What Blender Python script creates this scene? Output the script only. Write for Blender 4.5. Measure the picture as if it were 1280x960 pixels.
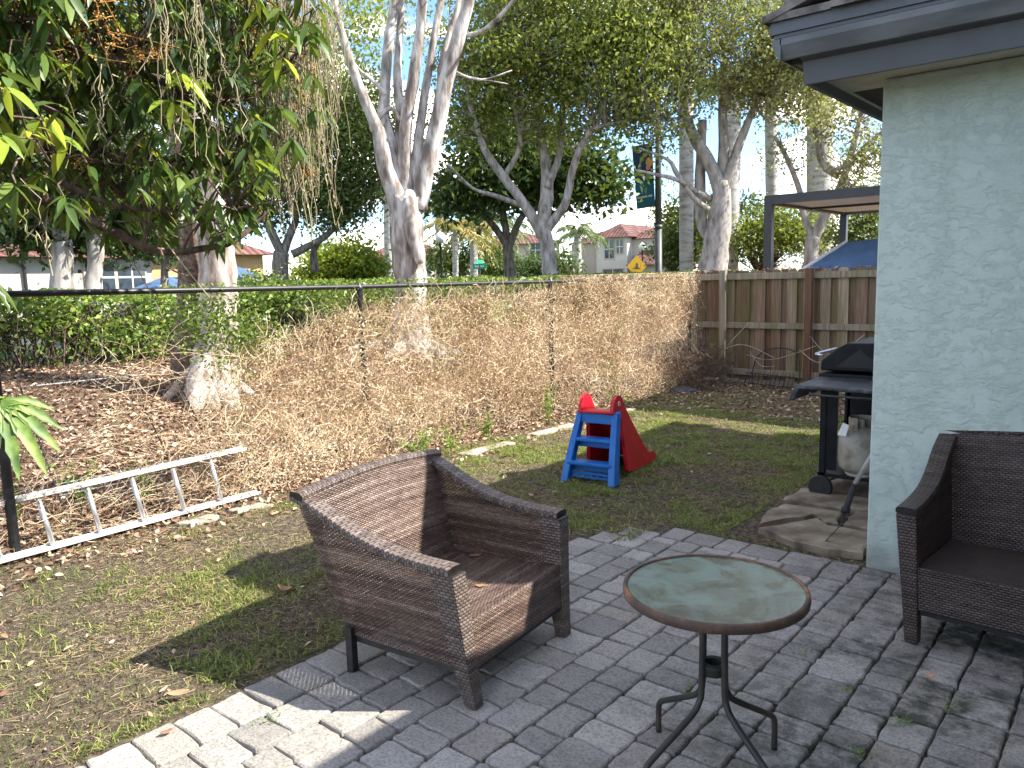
import bpy, math, random
import numpy as np
from mathutils import Vector, Matrix
rad = math.radians
random.seed(7); rng = np.random.default_rng(7)
for o in list(bpy.data.objects): bpy.data.objects.remove(o)
S = bpy.context.scene
C = S.collection

# ------------------------------------------------------------------ camera
F, CH = 970.0, 1.65
Xc = np.array([0.76722106, 0.06659839, -0.63791575])
Yc = np.array([0.64081681, -0.12136758, 0.7580394])
Zc = np.array([-0.02693809, -0.99037092, -0.13579313])
Rw = np.array([Xc, Yc, Zc])                       # rows: world axes in (right, down, forward)
cam = bpy.data.cameras.new('camera'); camo = bpy.data.objects.new('camera', cam); C.objects.link(camo)
M3 = Matrix(((Rw[0,0], -Rw[0,1], -Rw[0,2]), (Rw[1,0], -Rw[1,1], -Rw[1,2]), (Rw[2,0], -Rw[2,1], -Rw[2,2])))
camo.matrix_world = Matrix.Translation((0, 0, CH)) @ M3.to_4x4()
cam.sensor_width = 36; cam.lens = F/1280*36; cam.clip_end = 2000; cam.clip_start = .05
S.camera = camo
# ------------------------------------------------------------------ world, sun, exposure
SUN = Vector((.87, .58, 1.0)).normalized()
W = bpy.data.worlds.new('World'); S.world = W; W.use_nodes = True
nt = W.node_tree; nt.nodes.clear()
def N(nt, t, **k):
    n = nt.nodes.new(t)
    for a, b in k.items(): setattr(n, a, b)
    return n
sky = N(nt, 'ShaderNodeTexSky', sky_type='NISHITA', sun_disc=False)
sky.sun_elevation = math.asin(SUN.z); sky.sun_rotation = math.atan2(SUN.x, SUN.y)
sky.air_density = .85; sky.dust_density = .15; sky.ozone_density = 2.5
tc = N(nt, 'ShaderNodeTexCoord'); mp = N(nt, 'ShaderNodeMapping'); mp.inputs['Scale'].default_value = (1, 1, 2.6)
cn = N(nt, 'ShaderNodeTexNoise'); cn.inputs['Scale'].default_value = 5.5; cn.inputs['Detail'].default_value = 9; cn.inputs['Roughness'].default_value = .6
cr = N(nt, 'ShaderNodeValToRGB'); cr.color_ramp.elements[0].position = .5; cr.color_ramp.elements[1].position = .64
mx = N(nt, 'ShaderNodeMix', data_type='RGBA'); mx.inputs['B'].default_value = (11.5, 10.2, 8.8, 1)
bg = N(nt, 'ShaderNodeBackground'); bg.inputs['Strength'].default_value = .145
wo = N(nt, 'ShaderNodeOutputWorld'); L = nt.links.new
L(tc.outputs['Generated'], mp.inputs[0]); L(mp.outputs[0], cn.inputs['Vector']); L(cn.outputs[0], cr.inputs[0])
L(cr.outputs[0], mx.inputs['Factor']); tn = N(nt, 'ShaderNodeMix', data_type='RGBA', blend_type='MULTIPLY'); tn.inputs['Factor'].default_value = 1; tn.inputs['B'].default_value = (.74,.82,.9,1); L(sky.outputs[0], tn.inputs['A']); L(tn.outputs['Result'], mx.inputs['A']); L(mx.outputs['Result'], bg.inputs[0]); L(bg.outputs[0], wo.inputs[0])
sl = bpy.data.lights.new('sun', 'SUN'); sl.energy = 4.2; sl.angle = rad(.53); sl.color = (1, .94, .84)
so = bpy.data.objects.new('sun', sl); C.objects.link(so); so.rotation_euler = SUN.to_track_quat('Z', 'Y').to_euler(); so.location = (5, 5, 12)
S.view_settings.view_transform = 'Standard'; S.view_settings.look = 'None'; S.view_settings.exposure = 1.68; S.view_settings.gamma = 1
S.render.engine = 'CYCLES'
try:
    S.cycles.max_bounces = 6; S.cycles.transparent_max_bounces = 12; S.cycles.caustics_reflective = False; S.cycles.caustics_refractive = False
except Exception: pass

# ------------------------------------------------------------------ helpers
def at(px, py, dist):
    """world point seen at a photo pixel at a horizontal distance, used to read positions off the photo"""
    d = Rw @ np.array([(px-640)/F, (py-480)/F, 1.0]); v = d*dist/math.hypot(d[0], d[1])
    return np.array([v[0], v[1], v[2]+CH])
def link(o, parent=None):
    C.objects.link(o)
    if parent is not None: o.parent = parent
    return o
def tag(o, label=None, cat=None, group=None, kind=None):
    if label: o['label'] = label
    if cat: o['category'] = cat
    if group: o['group'] = group
    if kind: o['kind'] = kind
    return o
def empty(name, loc, rz=0):
    o = bpy.data.objects.new(name, None); o.location = loc; o.rotation_euler = (0, 0, rz); o.empty_display_size = .1
    C.objects.link(o); return o
def mesh(name, V, Fc, mat, parent=None, smooth=False, uv=None, bevel=0, loc=None):
    me = bpy.data.meshes.new(name)
    V = np.asarray(V, dtype=np.float32)
    if isinstance(Fc, np.ndarray):
        n, k = Fc.shape
        me.vertices.add(len(V)); me.vertices.foreach_set('co', V.ravel())
        me.loops.add(n*k); me.loops.foreach_set('vertex_index', Fc.ravel().astype(np.int32))
        me.polygons.add(n); me.polygons.foreach_set('loop_start', np.arange(0, n*k, k, dtype=np.int32))
        me.polygons.foreach_set('loop_total', np.full(n, k, dtype=np.int32)); me.update(calc_edges=True)
    else:
        me.from_pydata(V.tolist(), [], Fc)
    if uv is not None:
        l = me.uv_layers.new(name='UVMap'); l.data.foreach_set('uv', np.asarray(uv, dtype=np.float32).ravel())
    if smooth: me.polygons.foreach_set('use_smooth', np.ones(len(me.polygons), dtype=bool))
    if mat: me.materials.append(mat)
    me.validate(); me.update()
    o = bpy.data.objects.new(name, me)
    if loc is not None: o.location = loc
    link(o, parent)
    if bevel:
        b = o.modifiers.new('b', 'BEVEL'); b.width = bevel; b.segments = 2; b.limit_method = 'ANGLE'; b.angle_limit = rad(40)
    return o
class MB:
    def __init__(s): s.V = []; s.F = []
    def add(s, V, Fc):
        n = len(s.V); s.V += [tuple(map(float, v)) for v in V]; s.F += [tuple(i+n for i in f) for f in Fc]; return s
    def box(s, lo, hi, rot=None, piv=None):
        x0,y0,z0 = lo; x1,y1,z1 = hi
        V = [(x0,y0,z0),(x1,y0,z0),(x1,y1,z0),(x0,y1,z0),(x0,y0,z1),(x1,y0,z1),(x1,y1,z1),(x0,y1,z1)]
        if rot is not None:
            p = Vector(piv or ((x0+x1)/2,(y0+y1)/2,(z0+z1)/2)); V = [tuple(rot @ (Vector(v)-p) + p) for v in V]
        return s.add(V, [(0,3,2,1),(4,5,6,7),(0,1,5,4),(1,2,6,5),(2,3,7,6),(3,0,4,7)])
    def hexa(s, b, t):   # bottom 4, top 4
        return s.add(list(b)+list(t), [(0,3,2,1),(4,5,6,7),(0,1,5,4),(1,2,6,5),(2,3,7,6),(3,0,4,7)])
    def prism(s, poly, axis, a, b):   # 2D polygon extruded along axis
        n = len(poly)
        def mk(p, h):
            return (h,p[0],p[1]) if axis==0 else ((p[0],h,p[1]) if axis==1 else (p[0],p[1],h))
        V = [mk(p,a) for p in poly]+[mk(p,b) for p in poly]
        return s.add(V, [tuple(range(n))[::-1], tuple(range(n,2*n))]+[(i,(i+1)%n,n+(i+1)%n,n+i) for i in range(n)])
    def tube(s, pts, r, n=8, wob=0):
        pts = [Vector(p) for p in pts]; m = len(pts)
        r = [r]*m if not hasattr(r,'__len__') else list(r)
        V = []; up = None
        for i in range(m):
            t = (pts[min(i+1,m-1)]-pts[max(i-1,0)])
            t = t.normalized() if t.length > 1e-9 else Vector((0,0,1))
            if up is None: up = t.orthogonal().normalized()
            up = (up - t*up.dot(t)); up = up.normalized() if up.length > 1e-6 else t.orthogonal().normalized()
            w = t.cross(up)
            for k in range(n):
                a = 2*math.pi*k/n; rr = r[i]*(1+wob*random.uniform(-1,1))
                V.append(tuple(pts[i]+(up*math.cos(a)+w*math.sin(a))*rr))
        Fc = [(i*n+k, i*n+(k+1)%n, (i+1)*n+(k+1)%n, (i+1)*n+k) for i in range(m-1) for k in range(n)]
        Fc += [tuple(range(n))[::-1], tuple((m-1)*n+k for k in range(n))]
        return s.add(V, Fc)
    def lathe(s, prof, c=(0,0,0), n=24):
        m = len(prof); V = [(c[0]+r*math.cos(2*math.pi*k/n), c[1]+r*math.sin(2*math.pi*k/n), c[2]+z) for r,z in prof for k in range(n)]
        Fc = [(i*n+k, i*n+(k+1)%n, (i+1)*n+(k+1)%n, (i+1)*n+k) for i in range(m-1) for k in range(n)]
        Fc += [tuple(range(n))[::-1], tuple((m-1)*n+k for k in range(n))]
        return s.add(V, Fc)
    def build(s, name, mat, parent=None, smooth=False, bevel=0): return mesh(name, s.V, s.F, mat, parent, smooth, bevel=bevel)
def smoothpath(pts, sub=4):
    P = [np.array(p, float) for p in pts]; out = []
    for i in range(len(P)-1):
        p0, p1, p2, p3 = P[max(i-1,0)], P[i], P[i+1], P[min(i+2,len(P)-1)]
        for k in range(sub):
            t = k/sub
            out.append(.5*((2*p1)+(-p0+p2)*t+(2*p0-5*p1+4*p2-p3)*t*t+(-p0+3*p1-3*p2+p3)*t**3))
    out.append(P[-1]); return out
def tubes_np(P, r, n=3):
    """P [N,K,3] many thin tubes at once"""
    Nn, K, _ = P.shape
    T = np.gradient(P, axis=1); T /= np.linalg.norm(T, axis=2, keepdims=True)+1e-9
    ref = rng.normal(size=(Nn,1,3)); A = np.cross(T, ref); A /= np.linalg.norm(A, axis=2, keepdims=True)+1e-9
    B = np.cross(T, A); r = np.broadcast_to(np.asarray(r, float), (Nn,K))[:,:,None]
    V = np.stack([P+(A*math.cos(2*math.pi*k/n)+B*math.sin(2*math.pi*k/n))*r for k in range(n)], axis=2).reshape(-1,3)
    i = np.arange(Nn)[:,None,None]*K*n + np.arange(K-1)[None,:,None]*n; k = np.arange(n)[None,None,:]; k2 = (k+1)%n
    Fc = np.stack([i+k, i+k2, i+n+k2, i+n+k], axis=-1).reshape(-1,4)
    return V, Fc
def ribbons_np(P, w):
    Nn, K, _ = P.shape
    T = np.gradient(P, axis=1); ref = rng.normal(size=(Nn,1,3)); A = np.cross(T, ref); A /= np.linalg.norm(A, axis=2, keepdims=True)+1e-9
    w = np.broadcast_to(np.asarray(w, float), (Nn,K))[:,:,None]*.5
    V = np.stack([P-A*w, P+A*w], axis=2).reshape(-1,3)
    i = np.arange(Nn)[:,None]*K*2 + np.arange(K-1)[None,:]*2
    Fc = np.stack([i, i+1, i+3, i+2], axis=-1).reshape(-1,4)
    return V, Fc
def leaves_np(Cn, size, aspect=.45, droop=0., fold=.25, flat=0.):
    """kite leaves; Cn centres, size array"""
    n = len(Cn); d = rng.normal(size=(n,3)); d[:,2] = d[:,2]*(1-flat) - droop; d /= np.linalg.norm(d,axis=1,keepdims=True)
    u = rng.normal(size=(n,3)); u[:,2] += 3*flat; s = np.cross(d,u); s /= np.linalg.norm(s,axis=1,keepdims=True); nn = np.cross(s,d)
    L_ = (np.ones(n)*size)[:,None]; w = L_*aspect*.5
    a = Cn - d*L_*.5; b = Cn + d*L_*.5; m = Cn - d*L_*.05
    V = np.stack([a, m+s*w+nn*w*fold*2, b, m-s*w+nn*w*fold*2], axis=1).reshape(-1,3)
    return V, np.arange(n*4).reshape(-1,4)
_g = rng.random((97,97))
def vnoise(x, y):
    x = np.asarray(x,float); y = np.asarray(y,float); xi = np.floor(x).astype(int); yi = np.floor(y).astype(int); fx = x-xi; fy = y-yi
    fx = fx*fx*(3-2*fx); fy = fy*fy*(3-2*fy); g = lambda a,b: _g[a%97,b%97]
    return (g(xi,yi)*(1-fx)+g(xi+1,yi)*fx)*(1-fy)+(g(xi,yi+1)*(1-fx)+g(xi+1,yi+1)*fx)*fy
def fbm(x, y, o=4):
    s = 0; a = .5
    for i in range(o): s = s+a*vnoise(x*2**i+13*i, y*2**i+7*i); a *= .5
    return s/(1-.5**o)

# ------------------------------------------------------------------ materials
def newmat(name):
    m = bpy.data.materials.new(name); m.use_nodes = True; nt = m.node_tree
    return m, nt, nt.nodes['Principled BSDF'], nt.nodes['Material Output']
def ramp(nt, fac, cols):
    r = N(nt, 'ShaderNodeValToRGB'); e = r.color_ramp.elements
    while len(e) < len(cols): e.new(.5)
    for i,(p,c) in enumerate(cols): e[i].position = p; e[i].color = (*c,1) if len(c)==3 else c
    nt.links.new(fac, r.inputs[0]); return r.outputs[0]
def noise(nt, scale, detail=4, rough=.55, coord='Object', stretch=None, dist=0):
    t = N(nt, 'ShaderNodeTexCoord'); n = N(nt, 'ShaderNodeTexNoise'); n.inputs['Scale'].default_value = scale; n.inputs['Detail'].default_value = detail
    n.inputs['Roughness'].default_value = rough; n.inputs['Distortion'].default_value = dist
    if stretch:
        m = N(nt, 'ShaderNodeMapping'); m.inputs['Scale'].default_value = stretch; nt.links.new(t.outputs[coord], m.inputs[0]); nt.links.new(m.outputs[0], n.inputs['Vector'])
    else: nt.links.new(t.outputs[coord], n.inputs['Vector'])
    return n.outputs[0]
def mixc(nt, fac, a, b, mode='MIX'):
    m = N(nt, 'ShaderNodeMix', data_type='RGBA', blend_type=mode)
    for i, v in (('Factor', fac), ('A', a), ('B', b)):
        if hasattr(v, 'is_linked') or isinstance(v, bpy.types.NodeSocket): nt.links.new(v, m.inputs[i])
        elif isinstance(v, (int, float)): m.inputs[i].default_value = v
        else: m.inputs[i].default_value = (*v, 1)
    return m.outputs['Result']
def math_(nt, op, a, b=None, c=None):
    m = N(nt, 'ShaderNodeMath', operation=op)
    for i, v in enumerate((a,b,c)):
        if v is None: continue
        if isinstance(v, (int,float)): m.inputs[i].default_value = v
        else: nt.links.new(v, m.inputs[i])
    return m.outputs[0]
def bump(nt, bs, h, strength=.3, dist=.01):
    b = N(nt, 'ShaderNodeBump'); b.inputs['Strength'].default_value = strength; b.inputs['Distance'].default_value = dist
    nt.links.new(h, b.inputs['Height']); nt.links.new(b.outputs[0], bs.inputs['Normal'])
def simple(name, cols, scale=6, rough=.6, metal=0, bmp=0, bd=.005, detail=5, stretch=None, spec=.5, lo=.35, hi=.65):
    m, nt, bs, out = newmat(name)
    f = noise(nt, scale, detail, stretch=stretch)
    k = len(cols); c = ramp(nt, f, [(lo+(hi-lo)*i/max(1,k-1), cols[i]) for i in range(k)])
    nt.links.new(c, bs.inputs['Base Color']); bs.inputs['Roughness'].default_value = rough; bs.inputs['Metallic'].default_value = metal
    bs.inputs['Specular IOR Level'].default_value = spec
    if bmp: bump(nt, bs, f, bmp, bd)
    return m
def leafmat(name, cols, transl=.35, rough=.45, pos=None):
    m, nt, bs, out = newmat(name)
    g = N(nt, 'ShaderNodeNewGeometry'); k = len(cols)
    c = ramp(nt, g.outputs['Random Per Island'], [((i/(k-1)) if not pos else pos[i], cols[i]) for i in range(k)])
    nt.links.new(c, bs.inputs['Base Color']); bs.inputs['Roughness'].default_value = rough; bs.inputs['Specular IOR Level'].default_value = .4
    if transl:
        t = N(nt, 'ShaderNodeBsdfTranslucent'); c2 = mixc(nt, .5, c, (.35,.45,.06), 'MIX') if transl > .2 else c
        nt.links.new(c2, t.inputs[0]); ms = N(nt, 'ShaderNodeMixShader'); ms.inputs[0].default_value = transl
        nt.links.new(bs.outputs[0], ms.inputs[1]); nt.links.new(t.outputs[0], ms.inputs[2]); nt.links.new(ms.outputs[0], out.inputs['Surface'])
    return m
def weave(name, cols, rh=.0082, bw=.024, holes=0., swap=False):
    m, nt, bs, out = newmat(name)
    uv = N(nt, 'ShaderNodeUVMap'); sp = N(nt, 'ShaderNodeSeparateXYZ'); nt.links.new(uv.outputs[0], sp.inputs[0])
    u, v = (sp.outputs[1], sp.outputs[0]) if swap else (sp.outputs[0], sp.outputs[1])
    vr = math_(nt, 'DIVIDE', v, rh); row = math_(nt, 'FLOOR', vr)
    par = math_(nt, 'MULTIPLY', math_(nt, 'MODULO', math_(nt,'ABSOLUTE',row), 2), .5)
    ur = math_(nt, 'ADD', math_(nt, 'DIVIDE', u, bw), par)
    a = math_(nt, 'ABSOLUTE', math_(nt, 'SINE', math_(nt, 'MULTIPLY', ur, math.pi)))
    b = math_(nt, 'ABSOLUTE', math_(nt, 'SINE', math_(nt, 'MULTIPLY', vr, math.pi)))
    h = math_(nt, 'POWER', math_(nt, 'MULTIPLY', a, b), .5)
    cv = N(nt, 'ShaderNodeCombineXYZ'); nt.links.new(row, cv.inputs[1]); nt.links.new(math_(nt,'MULTIPLY',u,3.0), cv.inputs[0])
    sn = N(nt, 'ShaderNodeTexNoise'); sn.inputs['Scale'].default_value = .35; sn.inputs['Detail'].default_value = 3; nt.links.new(cv.outputs[0], sn.inputs['Vector'])
    cw = N(nt, 'ShaderNodeCombineXYZ'); nt.links.new(math_(nt,'FLOOR',ur), cw.inputs[0]); nt.links.new(row, cw.inputs[1])
    wn = N(nt, 'ShaderNodeTexWhiteNoise', noise_dimensions='2D'); nt.links.new(cw.outputs[0], wn.inputs[0])
    f = math_(nt, 'ADD', math_(nt,'MULTIPLY',sn.outputs[0],.86), math_(nt,'MULTIPLY',wn.outputs[0],.14))
    c = ramp(nt, f, [(.3+.4*i/(len(cols)-1), cols[i]) for i in range(len(cols))])
    gap = ramp(nt, h, [(.15,(.05,.05,.05)),(.6,(1,1,1))])
    c = mixc(nt, 1., c, gap, 'MULTIPLY')
    dn = noise(nt, 9, 5); dust = ramp(nt, dn, [(.5,(0,0,0)),(.75,(.14,.14,.14))])
    c = mixc(nt, dust, c, (.22,.19,.16))
    nt.links.new(c, bs.inputs['Base Color']); bs.inputs['Roughness'].default_value = .42
    bump(nt, bs, h, .9, .004)
    if holes:
        t = N(nt, 'ShaderNodeBsdfTransparent'); ms = N(nt, 'ShaderNodeMixShader')
        nt.links.new(math_(nt, 'GREATER_THAN', h, holes), ms.inputs[0]); nt.links.new(t.outputs[0], ms.inputs[1]); nt.links.new(bs.outputs[0], ms.inputs[2]); nt.links.new(ms.outputs[0], out.inputs['Surface'])
    return m
WC = [(.03,.018,.015),(.085,.048,.035),(.17,.112,.085),(.3,.235,.2)]
M = {}
M['weave'] = weave('weave_brown', WC)
M['weave_open'] = weave('weave_open', WC, holes=.42)
M['weave_band'] = weave('weave_band', [(.05,.034,.028),(.13,.095,.078),(.24,.195,.175)], rh=.013, bw=.024)
DC = [(.022,.014,.012),(.05,.03,.024),(.08,.053,.044),(.12,.088,.074)]
M['weave_dark'] = weave('weave_dark', DC, rh=.0105); M['weave_dark_band'] = weave('weave_dark_band', DC, rh=.013, bw=.022)
M['black_metal'] = simple('black_metal', [(.012,.012,.013),(.03,.028,.027)], 30, .5)
M['fence_black'] = simple('fence_black_coating', [(.008,.008,.009),(.022,.022,.022)], 20, .45)
M['bark_oak'] = simple('bark_oak', [(.07,.058,.045),(.17,.145,.12),(.27,.24,.2)], 5, .9, bmp=.8, bd=.03, stretch=(3,3,.7))
M['bark_pale'] = simple('bark_pale', [(.15,.12,.1),(.33,.29,.255),(.56,.53,.49)], 4.5, .85, bmp=.9, bd=.03, stretch=(1.6,1.6,.5), detail=10, lo=.38, hi=.6)
M['bark_white'] = simple('bark_white', [(.15,.11,.085),(.34,.29,.24),(.52,.47,.42)], 5, .9, bmp=1., bd=.03, stretch=(1.5,1.5,.5), detail=10, lo=.38, hi=.62)
M['bark_grey'] = simple('bark_grey', [(.16,.14,.12),(.33,.3,.27),(.45,.42,.39)], 4, .9, bmp=.7, bd=.03, stretch=(2,2,.6), detail=8)
M['bark_brown'] = simple('bark_brown', [(.05,.032,.022),(.12,.08,.055),(.2,.15,.11)], 9, .9, bmp=.5, bd=.01, stretch=(2,2,2))
M['palm_trunk'] = simple('palm_trunk', [(.25,.23,.21),(.42,.4,.37),(.5,.48,.45)], 2.5, .85, stretch=(1,1,3.5))
M['mango_leaf'] = leafmat('mango_leaf', [(.02,.045,.012),(.04,.085,.018),(.075,.135,.025),(.15,.21,.04)], .3, .38)
M['mango_young'] = leafmat('mango_young_leaf', [(.2,.3,.04),(.3,.38,.04),(.42,.42,.03)], .4, .35)
M['flower'] = leafmat('mango_flower', [(.3,.12,.03),(.5,.24,.06),(.6,.4,.12)], .15, .7)
M['strand'] = leafmat('hanging_strand', [(.22,.17,.11),(.38,.31,.2),(.3,.32,.12)], .1, .8)
M['oak_leaf'] = leafmat('oak_leaf', [(.07,.095,.022),(.14,.18,.035),(.24,.27,.05),(.38,.37,.1)], .45, .5)
M['olive_leaf'] = leafmat('olive_leaf', [(.1,.11,.04),(.19,.2,.07),(.31,.29,.11),(.44,.4,.18)], .42, .55)
M['dark_leaf'] = leafmat('dark_leaf', [(.02,.045,.014),(.042,.08,.024),(.08,.13,.036)], .25, .35)
M['mid_leaf'] = leafmat('mid_leaf', [(.045,.07,.018),(.09,.13,.03),(.16,.21,.05)], .3, .5)
M['hedge_leaf'] = leafmat('hedge_leaf', [(.035,.08,.015),(.09,.17,.03),(.2,.3,.05),(.33,.4,.09)], .35, .4)
M['lime_leaf'] = leafmat('lime_leaf', [(.14,.2,.02),(.26,.34,.03),(.4,.42,.05)], .45, .5)
M['frond'] = leafmat('palm_frond', [(.05,.085,.025),(.09,.14,.04),(.2,.2,.07)], .25, .45)
M['frond_yellow'] = leafmat('palm_frond_dry', [(.14,.16,.04),(.3,.24,.06),(.4,.28,.1)], .25, .5)
def mk_vine():
    m, nt, bs, out = newmat('dry_vine'); g = N(nt,'ShaderNodeNewGeometry')
    f = math_(nt,'ADD', math_(nt,'MULTIPLY',g.outputs['Random Per Island'],.6), math_(nt,'MULTIPLY',math_(nt,'SUBTRACT',noise(nt,1.6,5,.65),.3),1.0))
    c = ramp(nt, f, [(.1,(.1,.065,.035)),(.26,(.36,.23,.125)),(.45,(.58,.42,.26)),(.7,(.72,.59,.4)),(.9,(.78,.71,.54))])
    c = mixc(nt, ramp(nt, noise(nt,2.3,3), [(.58,(0,0,0)),(.7,(.35,.35,.35))]), c, (.22,.27,.08))
    nt.links.new(c, bs.inputs['Base Color']); bs.inputs['Roughness'].default_value = .85
    t = N(nt,'ShaderNodeBsdfTranslucent'); nt.links.new(c, t.inputs[0]); ms = N(nt,'ShaderNodeMixShader'); ms.inputs[0].default_value = .15
    nt.links.new(bs.outputs[0], ms.inputs[1]); nt.links.new(t.outputs[0], ms.inputs[2]); nt.links.new(ms.outputs[0], out.inputs['Surface']); return m
M['dry_vine'] = mk_vine()
M['crumb'] = leafmat('soil_crumb', [(.03,.02,.014),(.09,.06,.04),(.2,.14,.09),(.38,.3,.2)], 0, .9, pos=[0,.5,.85,1])
M['litter'] = leafmat('leaf_litter', [(.08,.042,.028),(.23,.13,.08),(.42,.28,.19),(.6,.48,.36)], .12, .7)
M['grass'] = leafmat('grass_blade', [(.08,.12,.02),(.15,.21,.035),(.28,.31,.07),(.46,.4,.18)], .3, .6, pos=[0,.45,.8,1])
M['weed'] = leafmat('weed_leaf', [(.08,.17,.02),(.16,.3,.04),(.28,.42,.06)], .35, .5)
M['straw'] = leafmat('dead_grass', [(.16,.11,.06),(.3,.22,.12),(.42,.34,.2)], .1, .85)
M['fern'] = simple('fern_leaf', [(.04,.09,.012),(.09,.16,.022),(.19,.26,.045)], 14, .55, bmp=.2)
M['blue'] = simple('blue_plastic', [(.008,.13,.44),(.014,.17,.54)], 9, .38)
M['red'] = simple('red_plastic', [(.5,.008,.02),(.62,.016,.035)], 9, .35)
M['white_paint'] = simple('white_sticker', [(.75,.75,.75),(.8,.8,.8)], 9, .5)
M['aluminium'] = simple('aluminium', [(.55,.55,.56),(.75,.75,.76)], 14, .42, metal=.85, bmp=.05, stretch=(1,6,1))
M['alu_dirty'] = simple('aluminium_rail', [(.5,.5,.5),(.72,.71,.69),(.8,.79,.77)], 6, .5, metal=.35)
M['fascia'] = simple('grey_fascia_paint', [(.075,.085,.098),(.095,.107,.122)], 3, .5, bmp=.06)
M['gutter'] = simple('grey_gutter_paint', [(.085,.098,.1),(.13,.145,.148),(.17,.18,.18)], 2.2, .5, stretch=(1,1,4), detail=7)
M['roof_tile'] = simple('grey_roof_tile', [(.05,.045,.042),(.13,.12,.11),(.22,.2,.18)], 11, .9, bmp=.4, detail=8)
M['soffit'] = simple('cream_soffit', [(.42,.4,.33),(.52,.5,.42)], 8, .8, bmp=.15)
M['far_wall'] = simple('cream_stucco', [(.5,.45,.38),(.56,.51,.44)], 1, .9)
M['far_wall_tan'] = simple('tan_stucco', [(.4,.33,.26),(.48,.41,.33)], 1, .9)
M['orange_wall'] = simple('orange_stucco', [(.5,.3,.15),(.56,.36,.2)], 1, .9)
M['glass_dark'] = simple('dark_window_glass', [(.02,.03,.04),(.05,.065,.08)], 2, .12)
M['pergola'] = simple('dark_bronze_frame', [(.022,.022,.025),(.032,.032,.036)], 5, .45)
M['pergola_white'] = simple('white_louver', [(.8,.8,.8),(.84,.84,.84)], 1, .6, stretch=(1,1,1))
M['canvas_blue'] = simple('blue_canvas', [(.05,.1,.19),(.075,.14,.25)], 3, .85)
M['canvas_white'] = simple('white_trim', [(.6,.6,.58),(.7,.7,.68)], 3, .8)
M['grill_black'] = simple('grill_black_enamel', [(.004,.0045,.006),(.01,.011,.014)], 12, .5, spec=.22)
M['grill_shelf'] = simple('grill_shelf_dusty', [(.01,.013,.018),(.035,.04,.048),(.16,.16,.16)], 16, .5, detail=8, lo=.3, hi=.8)
M['rubber'] = simple('black_rubber', [(.012,.012,.012),(.02,.02,.02)], 9, .7)
M['tank'] = simple('propane_tank_paint', [(.2,.16,.11),(.36,.33,.27),(.42,.4,.34)], 7, .5, detail=7)
M['grey_pole'] = simple('grey_pole', [(.3,.29,.28),(.42,.41,.4)], 8, .4)
M['stone'] = simple('flagstone', [(.05,.04,.03),(.17,.125,.09),(.24,.21,.15),(.36,.29,.22)], 5, .85, bmp=.7, bd=.02, detail=9, lo=.3, hi=.68)
M['edging'] = simple('pale_edging', [(.26,.22,.17),(.42,.38,.31)], 5, .9, bmp=.5, detail=8)
M['lamp_glass'] = simple('lamp_globe', [(.75,.74,.68),(.8,.79,.74)], 3, .3)
M['sign_yellow'] = simple('yellow_sign', [(.75,.4,.01),(.8,.45,.02)], 3, .5)
M['sign_green'] = simple('green_sign', [(.01,.3,.16),(.02,.36,.2)], 3, .5)
M['pole_grey'] = simple('dark_grey_pole', [(.06,.065,.07),(.1,.105,.11)], 3, .5)
M['banner'] = simple('teal_banner', [(.006,.1,.15),(.01,.13,.19)], 2, .7)
M['banner_navy'] = simple('navy_banner', [(.008,.03,.08),(.01,.045,.11)], 2, .7)
M['orange_mark'] = simple('orange_mark', [(.8,.3,.06),(.85,.35,.1)], 3, .7)
M['pink_mark'] = simple('pink_mark', [(.7,.25,.22),(.75,.3,.28)], 3, .7)
M['rust_wire'] = simple('dark_wire', [(.02,.02,.022),(.05,.045,.04)], 12, .5, metal=.4)
M['dry_leaf_single'] = simple('dry_leaf', [(.2,.1,.05),(.42,.24,.12)], 40, .7)
M['asphalt'] = simple('asphalt', [(.04,.04,.04),(.065,.065,.065)], 20, .9)

# tile roof red
def mk_red_roof():
    m, nt, bs, out = newmat('red_roof_tile')
    t = N(nt,'ShaderNodeTexCoord'); w = N(nt,'ShaderNodeTexWave', wave_type='BANDS', bands_direction='X'); w.inputs['Scale'].default_value = .9; w.inputs['Distortion'].default_value = .4
    nt.links.new(t.outputs['Object'], w.inputs['Vector'])
    n = noise(nt, 1.4, 6); c = ramp(nt, n, [(.35,(.07,.028,.022)),(.5,(.14,.055,.042)),(.65,(.22,.1,.08))])
    d = ramp(nt, w.outputs[1], [(.1,(.45,.4,.4)),(.5,(1,1,1))]); c = mixc(nt, 1., c, d, 'MULTIPLY')
    nt.links.new(c, bs.inputs['Base Color']); bs.inputs['Roughness'].default_value = .85; bump(nt, bs, w.outputs[1], .6, .08); return m
M['red_roof'] = mk_red_roof()
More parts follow.
